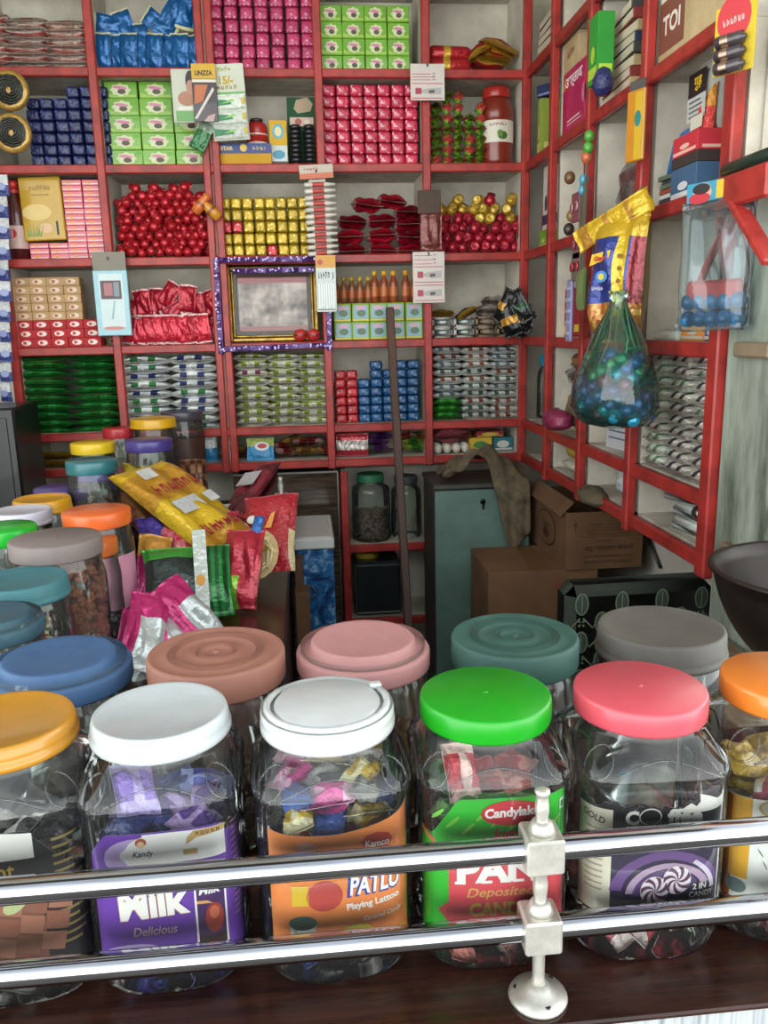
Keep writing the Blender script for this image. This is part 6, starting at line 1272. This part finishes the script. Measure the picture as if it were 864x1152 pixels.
# toy strip with beads and charms before the side shelves
t = thing('hanging_charm_strip', 'long dangling strip of hair clips and charms before the side shelves', 'clip strip', onX(652, 345, -.05)); base = t.location.copy()
def along(px, py): return onX(px, py, -.05)-base
m = MB(); m.tube([along(x, y) for x, y in ((663, 150), (660, 185), (656, 225), (655, 262), (652, 300), (650, 340))], .003, 6, mt('#4a4438', 'plastic')); m.box(along(655, 255), (.006, .03, .20), mt('#5a5446', 'card'), .001); m.build('cord', t)
for px, py, r_, c in ((663, 153, .011, '#4f9a3a'), (662, 166, .011, '#4f9a3a'), (660, 177, .012, '#c0603c'), (657, 202, .011, '#4a94b0'), (656, 214, .011, '#4a94b0'), (643, 243, .012, '#8a6a3a'), (640, 258, .013, '#3a2c24'), (641, 200, .013, '#6a4a2a')):
    m = MB(); m.ball(r_, mt(c, 'plastic'), TR(*along(px, py)), 10, 7, (1, 1, 1.1)); m.build('bead', t)
for px, py, c, d_ in ((649, 233, '#8a4a58', '#b07a80'), (651, 275, '#6a3a44', '#9a5058'), (649, 300, '#5a4440', '#b03a44')):
    p = along(px, py); m = MB(); m.box((p.x, p.y, p.z), (.008, .055, .062), mt(c, 'gloss'), .002)
    for k in (-.3, .3): m.lathe([(.006, 0), (.011, .001), (.011, .003), (.006, .004)], 12, mt(d_, 'plastic'), TR(p.x-.005, p.y+k*.055, p.z, 0, -pi/2), caps=False)
    m.build('clip_card', t)
p = along(655, 325); m = MB(); m.pouch(.045, .09, .02, 8, 8, mt('#6a7a4a', 'gloss'), TR(p.x, p.y, p.z, pi/2, 0, 0) @ TR(0, 0, 0, 0, pi/2), .3, 3); m.build('green_clip', t); p = along(641, 350); m = MB(); m.box((p.x, p.y, p.z), (.008, .035, .14), mt('#8a88b4', 'gloss'), .003)
for k in range(5): m.box((p.x-.005, p.y, p.z-.05+k*.025), (.003, .028, .008), mt('#b0aed0', 'plastic'), .001)
m.build('lilac_strip', t)
# yellow snack packet
p0 = onX(694, 386, -.075); p1 = onX(700, 240, -.075); h = p1.z-p0.z; wy = .135
t = thing('hanging_snack_packet', 'big yellow and blue puffed snack packet hanging before the side shelves', 'snack packet', (p0.x, (p0.y+p1.y)/2+.01, p0.z), (0, .04, -1.02))
def sn(u, v, s):
    if s < 0: return mt('#b8941c', 'foil')
    if v > .62: return mt('#c8a224', 'foil')
    if .25 < u < .62: return mt('#cfae2c', 'foil')
    if v < -.35: return mt('#a8642a', 'foil') if (int((u+2)*7)+int((v+2)*9)) % 3 else mt('#c89a4a', 'foil')
    return mt('#2c3a84', 'foil') if (u > -.75 and u < .8) else mt('#8a2a34', 'foil')
m = MB(); m.pouch(wy*.82, h, .07, 18, 22, sn, TR(0, 0, h/2, pi/2), .3, 8, .06); m.build('packet_body', t)
f = lambda a, b: (a, -.046, b); m = MB(); W = wy*.82
m.poly([(-W*.34, h*.60), (W*.05, h*.66), (W*.08, h*.72), (-W*.30, h*.69)], mt('#d0a82c', 'print'), lambda a, b: (a, -.043, b)); m.text('Giant', -W*.12, h*.66, h*.04, mt('#a82a2e', 'print'), lambda a, b: (a, -.0445, b), rot=.12, bold=.04); m.ell(-W*.08, h*.52, W*.12, h*.045, mt('#3f7ab8', 'print'), lambda a, b: (a, -.043, b)); m.ell(-W*.08, h*.52, W*.06, h*.025, mt('#d0b03a', 'print'), lambda a, b: (a, -.0435, b)); m.marks(-W*.15, h*.43, W*.25, h*.03, mt('#c8c4d0', 'print'), lambda a, b: (a, -.042, b), 5)
for k in range(6): m.ell(W*.215, h*(.2+.095*k), W*.05, h*.018, mt('#8a5a2a', 'print'), lambda a, b: (a, -.036, b), n=8)
m.build('print', t); m = MB(); m.pouch(.045, .17, .010, 8, 14, lambda u, v, s: mt('#c8a224', 'foil') if int((v+2)*5) % 3 else mt('#a87a2a', 'foil'), TR(-.018, -.012, h*.945, pi/2, 0, 0) @ TR(0, 0, 0, 0, 0, -1.15), .6, 12); m.build('top_seal', t)
m = MB(); m.tube([(0, 0, h-.004), (.0, .02, h+.03), (0, .05, h+.05)], .002, 6, mt('#8a8478', 'plastic')); m.build('string', t)
# bag of coloured balls
p = onX(690, 481, -.10); t = thing('hanging_ball_bag', 'green tinted clear bag of shiny coloured balls hanging before the side shelves', 'bag', p)
pr = [(.02, .0), (.075, .010), (.096, .04), (.098, .08), (.080, .13), (.050, .175), (.028, .205), (.018, .225), (.024, .245)]; m = MB(); m.lathe(pr, 28, FILMG, caps=False); m.v = [(x*(.75+.06*sin(z*40)), y*(1+.08*sin(z*55+x*20)), z) for x, y, z in m.v]; m.build('bag_film', t)
m = MB()
for i in range(7): a = i*.9; m.tube([(.05*cos(a), .065*sin(a), .11), (.035*cos(a+.3), .045*sin(a+.3), .16), (.012*cos(a), .012*sin(a), .225)], .0016, 5, mt(('#9ab88a', '#b07a5a', '#3f9a6a')[i % 3], 'gloss'))
m.build('ribbon', t)
qb = random.Random(31); BB = {}
for c, n in (('#23509a', 'blue'), ('#1f7a58', 'green'), ('#5a3a86', 'violet'), ('#2a86a8', 'turquoise'), ('#8a3a5a', 'plum')):
    m = MB(); m.ball(.0135, mt(c, 'foil'), None, 12, 8); BB[n] = Rep(m.build('foil_ball'), 'shiny %s ball inside the hanging green tinted bag' % n, 'ball', '%s balls in the hanging bag' % n)
for i in range(90):
    z = .02+.115*(i/90); R_ = .078 if z < .09 else .06; a = i*2.4; rr = R_*(1 if i % 4 else .5)
    n = 'green' if z > .095 and i % 2 else ('blue', 'violet', 'turquoise', 'blue', 'plum')[i % 5]
    BB[n].put((p.x+rr*.72*cos(a), p.y+rr*sin(a), p.z+z))
# toy bag
p0 = onX(800, 372, -.04); p1 = onX(800, 205, -.04); h = p1.z-p0.z
t = thing('hanging_toy_bag', 'clear bag with printed header and red toy hanging before the near side cell', 'toy bag', p0, (0, 0, -1.15))
m = MB(); m.pouch(.135, h*.88, .045, 10, 16, FILMB, TR(0, 0, h*.44, pi/2), .25, 6); m.build('bag_film', t)
m = MB(); m.box((0, 0, h*.935), (.12, .004, h*.13), mt('#3a8aa4', 'card'), .001); f = lambda a, b: (a, -.0024, b); m.rect(-.005, h*.88, .05, h*.995, mt('#c8a82c', 'print'), f); m.ell(-.03, h*.93, .017, .014, mt('#c89a84', 'print'), f); m.ell(-.032, h*.955, .016, .008, mt('#2a2426', 'print'), lambda a, b: (a, -.0028, b)); m.ell(-.035, h*.895, .02, .008, mt('#b0303a', 'print'), lambda a, b: (a, -.0028, b)); m.text('K', .022, h*.935, .018, mt('#a83a2c', 'print'), lambda a, b: (a, -.0028, b), bold=.05); m.tube([(.05, 0, h*.99), (.062, 0, h*.95), (.062, 0, h*.86)], .006, 8, mt('#4ab0b8', 'gloss')); m.build('header_card', t)
o = thing('toy_rifle', 'red and yellow plastic toy inside the hanging clear bag', 'toy', (p0.x, p0.y, p0.z), (0, 0, -1.15)); m = MB(); m.box((0, 0, h*.27), (.10, .014, .032), mt('#b8302c', 'plastic'), .005); m.tube([(-.03, 0, h*.3), (.005, 0, h*.62), (.006, 0, h*.75)], .006, 8, mt('#b04038', 'plastic')); m.build('body', o); m = MB(); m.box((.02, 0, h*.22), (.07, .010, .014), mt('#b8b82e', 'plastic'), .004); m.build('yellow_trim', o)
qb = random.Random(8); rb2 = Rep(MB().ball(.013, mt('#2a6a96', 'plastic'), None, 10, 7).build('blue_ball'), 'blue plastic ball at the bottom of the hanging toy bag', 'ball', 'blue balls in toy bag')
for i in range(10): a = -1.15; u = -.045+.0225*(i % 5); rb2.put((p0.x+u*cos(a), p0.y+u*sin(a), p0.z+.018+.026*(i//5)))
# pencil packet, battery card
p0 = onX(712, 183, -.03); p1 = onX(720, 88, -.03); h = p1.z-p0.z; t = thing('hanging_pencil_packet', 'long orange and yellow packet hanging on the side shelf post', 'packet', (p0.x, (p0.y+p1.y)/2, p0.z), (0, 0, -1.2)); m = MB(); m.box((0, 0, h*.44), (.045, .008, h*.88), mt('#c2801f', 'gloss'), .002); f = lambda a, b: (a, -.0044, b); m.rect(.0, h*.02, .02, h*.84, mt('#c8a22c', 'print'), f); m.ell(.008, h*.52, .008, .014, mt('#2a7a7a', 'print'), lambda a, b: (a, -.0048, b)); m.build('packet_body', t); m = MB(); m.box((0, 0, h*.93), (.04, .003, h*.13), mt('#4a4644', 'card'), .0005); m.build('hang_tab', t)
p0 = onX(828, 80, -.03); p1 = onX(832, 2, -.03); h = p1.z-p0.z; t = thing('hanging_battery_card', 'yellow card with red disc and three batteries hanging on the near red post', 'battery card', (p0.x, p0.y+.01, p0.z), (0, 0, -1.0)); m = MB(); m.box((0, 0, h/2), (.062, .003, h), mt('#c0a428', 'card'), .0005); m.ell(-.002, h*.80, .026, .032, mt('#b4222c', 'print'), FZ(0)); m.marks(-.002, h*.77, .034, .010, mt('#d8b0b0', 'print'), FZ(1), 6, .1); m.build('backing', t)
for k in range(3): m = MB(); m.lathe([(.008, -.021), (.009, -.020), (.009, .018), (.004, .019), (.004, .023)], 14, mt('#3a3236', 'gloss'), TR(0, -.011, h*(.08+.19*k), 0, pi/2)); m.lathe([(.0093, -.012), (.0093, .0)], 14, mt('#b8a090', 'metal'), TR(0, -.011, h*(.08+.19*k), 0, pi/2), caps=False); m.build('battery', t)
# ---------------------------------------------------------------- snack packets heaped on the side counter
def hp(nm, lab, px, py, z, w, h, t_, fn, rx, ry, rz, seed, wr=.3, nx=14, ny=18, cat='snack packet', deco=None, decon='print'):
    p = onZ(px, py, z); t = thing(nm, lab, cat, p, (rx, ry, rz)); m = MB(); m.pouch(w, h, t_, nx, ny, fn, None, wr, seed, .06); m.build('packet_body', t)
    if deco:
        m = MB(); deco(m, t_); m.build(decon, t)
    return t
TOP = lambda t_: (lambda k: (lambda a, b: (a, b, t_*.56+.001+.0006*k)))
def d_gold(m, t_):
    F = TOP(t_); m.marks(0, .048, .11, .032, mt('#a82a3a', 'foil'), F(2), 6); m.marks(0, -.085, .11, .032, mt('#a82a3a', 'foil'), F(2), 6, 0, 4)
    m.rect(-.05, -.03, .01, .01, mt('#c8ccd0', 'foil'), F(1)); m.rect(.025, -.025, .05, .005, mt('#d0d4d4', 'foil'), F(1)); m.rect(-.045, .085, -.01, .115, mt('#d0d4d4', 'foil'), F(1))
GD = lambda u, v, s: mt('#c9a520', 'foil') if abs(v+.15) < .28 or v > .75 else mt('#b8862a', 'foil')
hp('snack_packet', 'large gold foil packet with red lettering lying across the top of the heap', 213, 577, 1.255, .14, .31, .065, GD, .5, -.1, .90, 3, .35, 16, 26, deco=d_gold)
hp('snack_packet', 'second gold packet end poking out behind the large gold packet', 166, 553, 1.235, .10, .17, .05, lambda u, v, s: mt('#a8742a', 'foil') if v < .5 else mt('#b8a02c', 'foil'), .7, .3, .5, 4)
hp('snack_packet', 'brown foil packet under the left end of the large gold packet', 168, 588, 1.205, .11, .20, .05, lambda u, v, s: mt('#8a5a34', 'foil') if (int((u+3)*5)+int((v+3)*6)) % 3 else mt('#7a3030', 'foil'), .45, .2, .9, 5, .5)
hp('snack_packet', 'thin green edged foil packet pointing left above the orange lid', 138, 548, 1.245, .06, .20, .025, lambda u, v, s: mt('#3a5a34', 'foil') if abs(u) > .4 else mt('#a8865a', 'foil'), .2, .1, 1.1, 6, .4)
def d_dark(m, t_):
    F = TOP(t_); m.rect(.012, -.085, .035, .085, mt('#b8beb8', 'foil'), F(1)); m.rect(-.03, -.02, -.018, -.008, mt('#c8ccc8', 'foil'), F(1)); m.rect(-.012, -.02, .0, -.008, mt('#c8ccc8', 'foil'), F(1)); m.ell(.022, -.01, .008, .010, mt('#c08a3a', 'print'), F(2))
DKF = lambda u, v, s: (mt('#1f7a34', 'foil') if (u > .5 and int(u*12) % 2) else mt('#0f4a24', 'foil')) if u > .45 else mt('#23302c', 'foil') if v < .6 else mt('#3f9a3a', 'foil')
hp('snack_packet', 'black and green foil packet with white band at the front of the heap', 212, 655, 1.165, .155, .135, .06, DKF, .95, 0, .12, 7, .2, 22, 14, deco=d_dark)
hp('snack_packet', 'green foil packet crumpled behind the black and green packet', 222, 622, 1.19, .15, .10, .045, lambda u, v, s: mt('#2a8a3a', 'foil') if (int((u+2)*6)) % 2 else mt('#8a948c', 'foil'), .6, .1, .2, 8, .6)
def d_red(m, t_):
    F = TOP(t_); m.ell(-.01, -.055, .042, .052, mt('#c8ae7e', 'food'), F(1), n=16)
    for i in range(14): m.tube([F(3)(-.01+.034*cos(i*.9), -.055+.04*sin(i*.9)), F(4)(-.01+.03*cos(i*.9+1), -.055+.035*sin(i*.9+1)), F(3)(-.01+.02*cos(i*.9+2), -.055+.03*sin(i*.9+2))], .0028, 6, mt('#d8c498', 'food'))
    m.ell(-.028, .02, .010, .009, mt('#d8d4cc', 'print'), F(1)); m.poly([(.0, .0), (.012, .03), (.02, .035), (.014, .0)], mt('#d08a3a', 'print'), F(1))
hp('noodle_packet', 'red packet with noodles pictured at the right end of the heap', 303, 600, 1.20, .115, .17, .05, lambda u, v, s: mt('#a8202c', 'wrap') if abs(u) < .85 or v > 0 else mt('#c8b48a', 'wrap'), .95, -.1, -.25, 9, .25, 14, 18, 'noodle packet', d_red, 'picture')
def d_mar(m, t_):
    F = TOP(t_); m.rect(-.035, .02, .035, .062, mt('#c9ccd0', 'foil'), F(1)); m.rect(-.04, -.06, .0, -.035, mt('#d8d8d8', 'foil'), F(1))
hp('snack_packet', 'maroon and silver packet behind the red noodle packet', 278, 562, 1.225, .09, .21, .045, lambda u, v, s: mt('#5a1a28', 'foil') if abs(v-.35) > .3 else mt('#7a2430', 'foil'), .7, -.2, -.9, 10, .3, deco=d_mar)
hp('snack_packet', 'pink and red foil packet in the middle of the heap', 222, 605, 1.215, .16, .11, .05, lambda u, v, s: mt('#b8324a', 'foil') if (int((u+2)*4)+int((v+2)*3)) % 2 else mt('#c46a78', 'foil'), .8, 0, .1, 11, .4)
hp('snack_packet', 'red and lime packet standing right of the black and green packet', 272, 640, 1.17, .075, .15, .045, lambda u, v, s: mt('#b0283a', 'foil') if v > -.2 or u > .2 else mt('#8ab83a', 'foil'), 1.1, 0, -.3, 12, .4)
hp('snack_packet', 'blue edged packet beside the noodle packet', 283, 625, 1.19, .025, .15, .02, mt('#2460a4', 'foil'), 1.2, 0, -.7, 13, .2, 6, 12)
hp('snack_packet', 'deep violet packet at the left side of the heap', 178, 615, 1.205, .07, .13, .04, mt('#3a2a80', 'foil'), .8, .2, .5, 14, .45)
hp('snack_packet', 'bright blue packet end under the large gold packet', 208, 606, 1.21, .05, .09, .03, mt('#2a6aa0', 'foil'), .7, .2, 1.2, 15, .4, 8, 10)
hp('snack_packet', 'magenta packet beside the pink labelled jar', 172, 640, 1.18, .06, .13, .04, lambda u, v, s: mt('#b02a6a', 'foil') if v < .3 else mt('#c08a3a', 'foil'), 1.0, .2, .2, 16, .4, 8, 12)
hp('snack_packet', 'yellow striped dark packet between pink labelled jar and black packet', 180, 668, 1.145, .05, .11, .03, lambda u, v, s: mt('#c0a02c', 'foil') if int((u+2)*5) % 2 else mt('#3a2a2c', 'foil'), 1.1, .2, .5, 17, .3, 10, 10)
PW = lambda u, v, s: mt('#b8286a', 'foil') if v > .35 or u < -.6 else mt('#b9bfbe', 'foil')
for i, (px, py, z, rx, ry, rz, lab) in enumerate(((163, 712, 1.16, .9, .5, .4, 'left standing pink and white packet behind the blue lid'), (185, 705, 1.15, .8, .2, .8, 'middle pink and white packet above the brown lid'), (212, 690, 1.165, .9, -.3, .9, 'right pink and white packet above the brown lid'), (152, 735, 1.13, 1.2, .3, .1, 'lowest pink packet wedged behind the brown lid'))):
    hp('wafer_packet', lab, px, py, z, .065, .125, .04, PW, rx, ry, rz, 20+i, .4, 10, 14, 'wafer packet')
# choc boxes and mixed packets behind the rusk jar
hp('snack_packet', 'dark brown and orange packets bag by the brown biscuit jar', 216, 549, 1.18, .09, .16, .05, lambda u, v, s: mt('#4a2c24', 'foil') if (int((u+2)*4)+int((v+2)*4)) % 2 else mt('#8a5a34', 'foil'), 1.2, 0, .2, 30, .3)
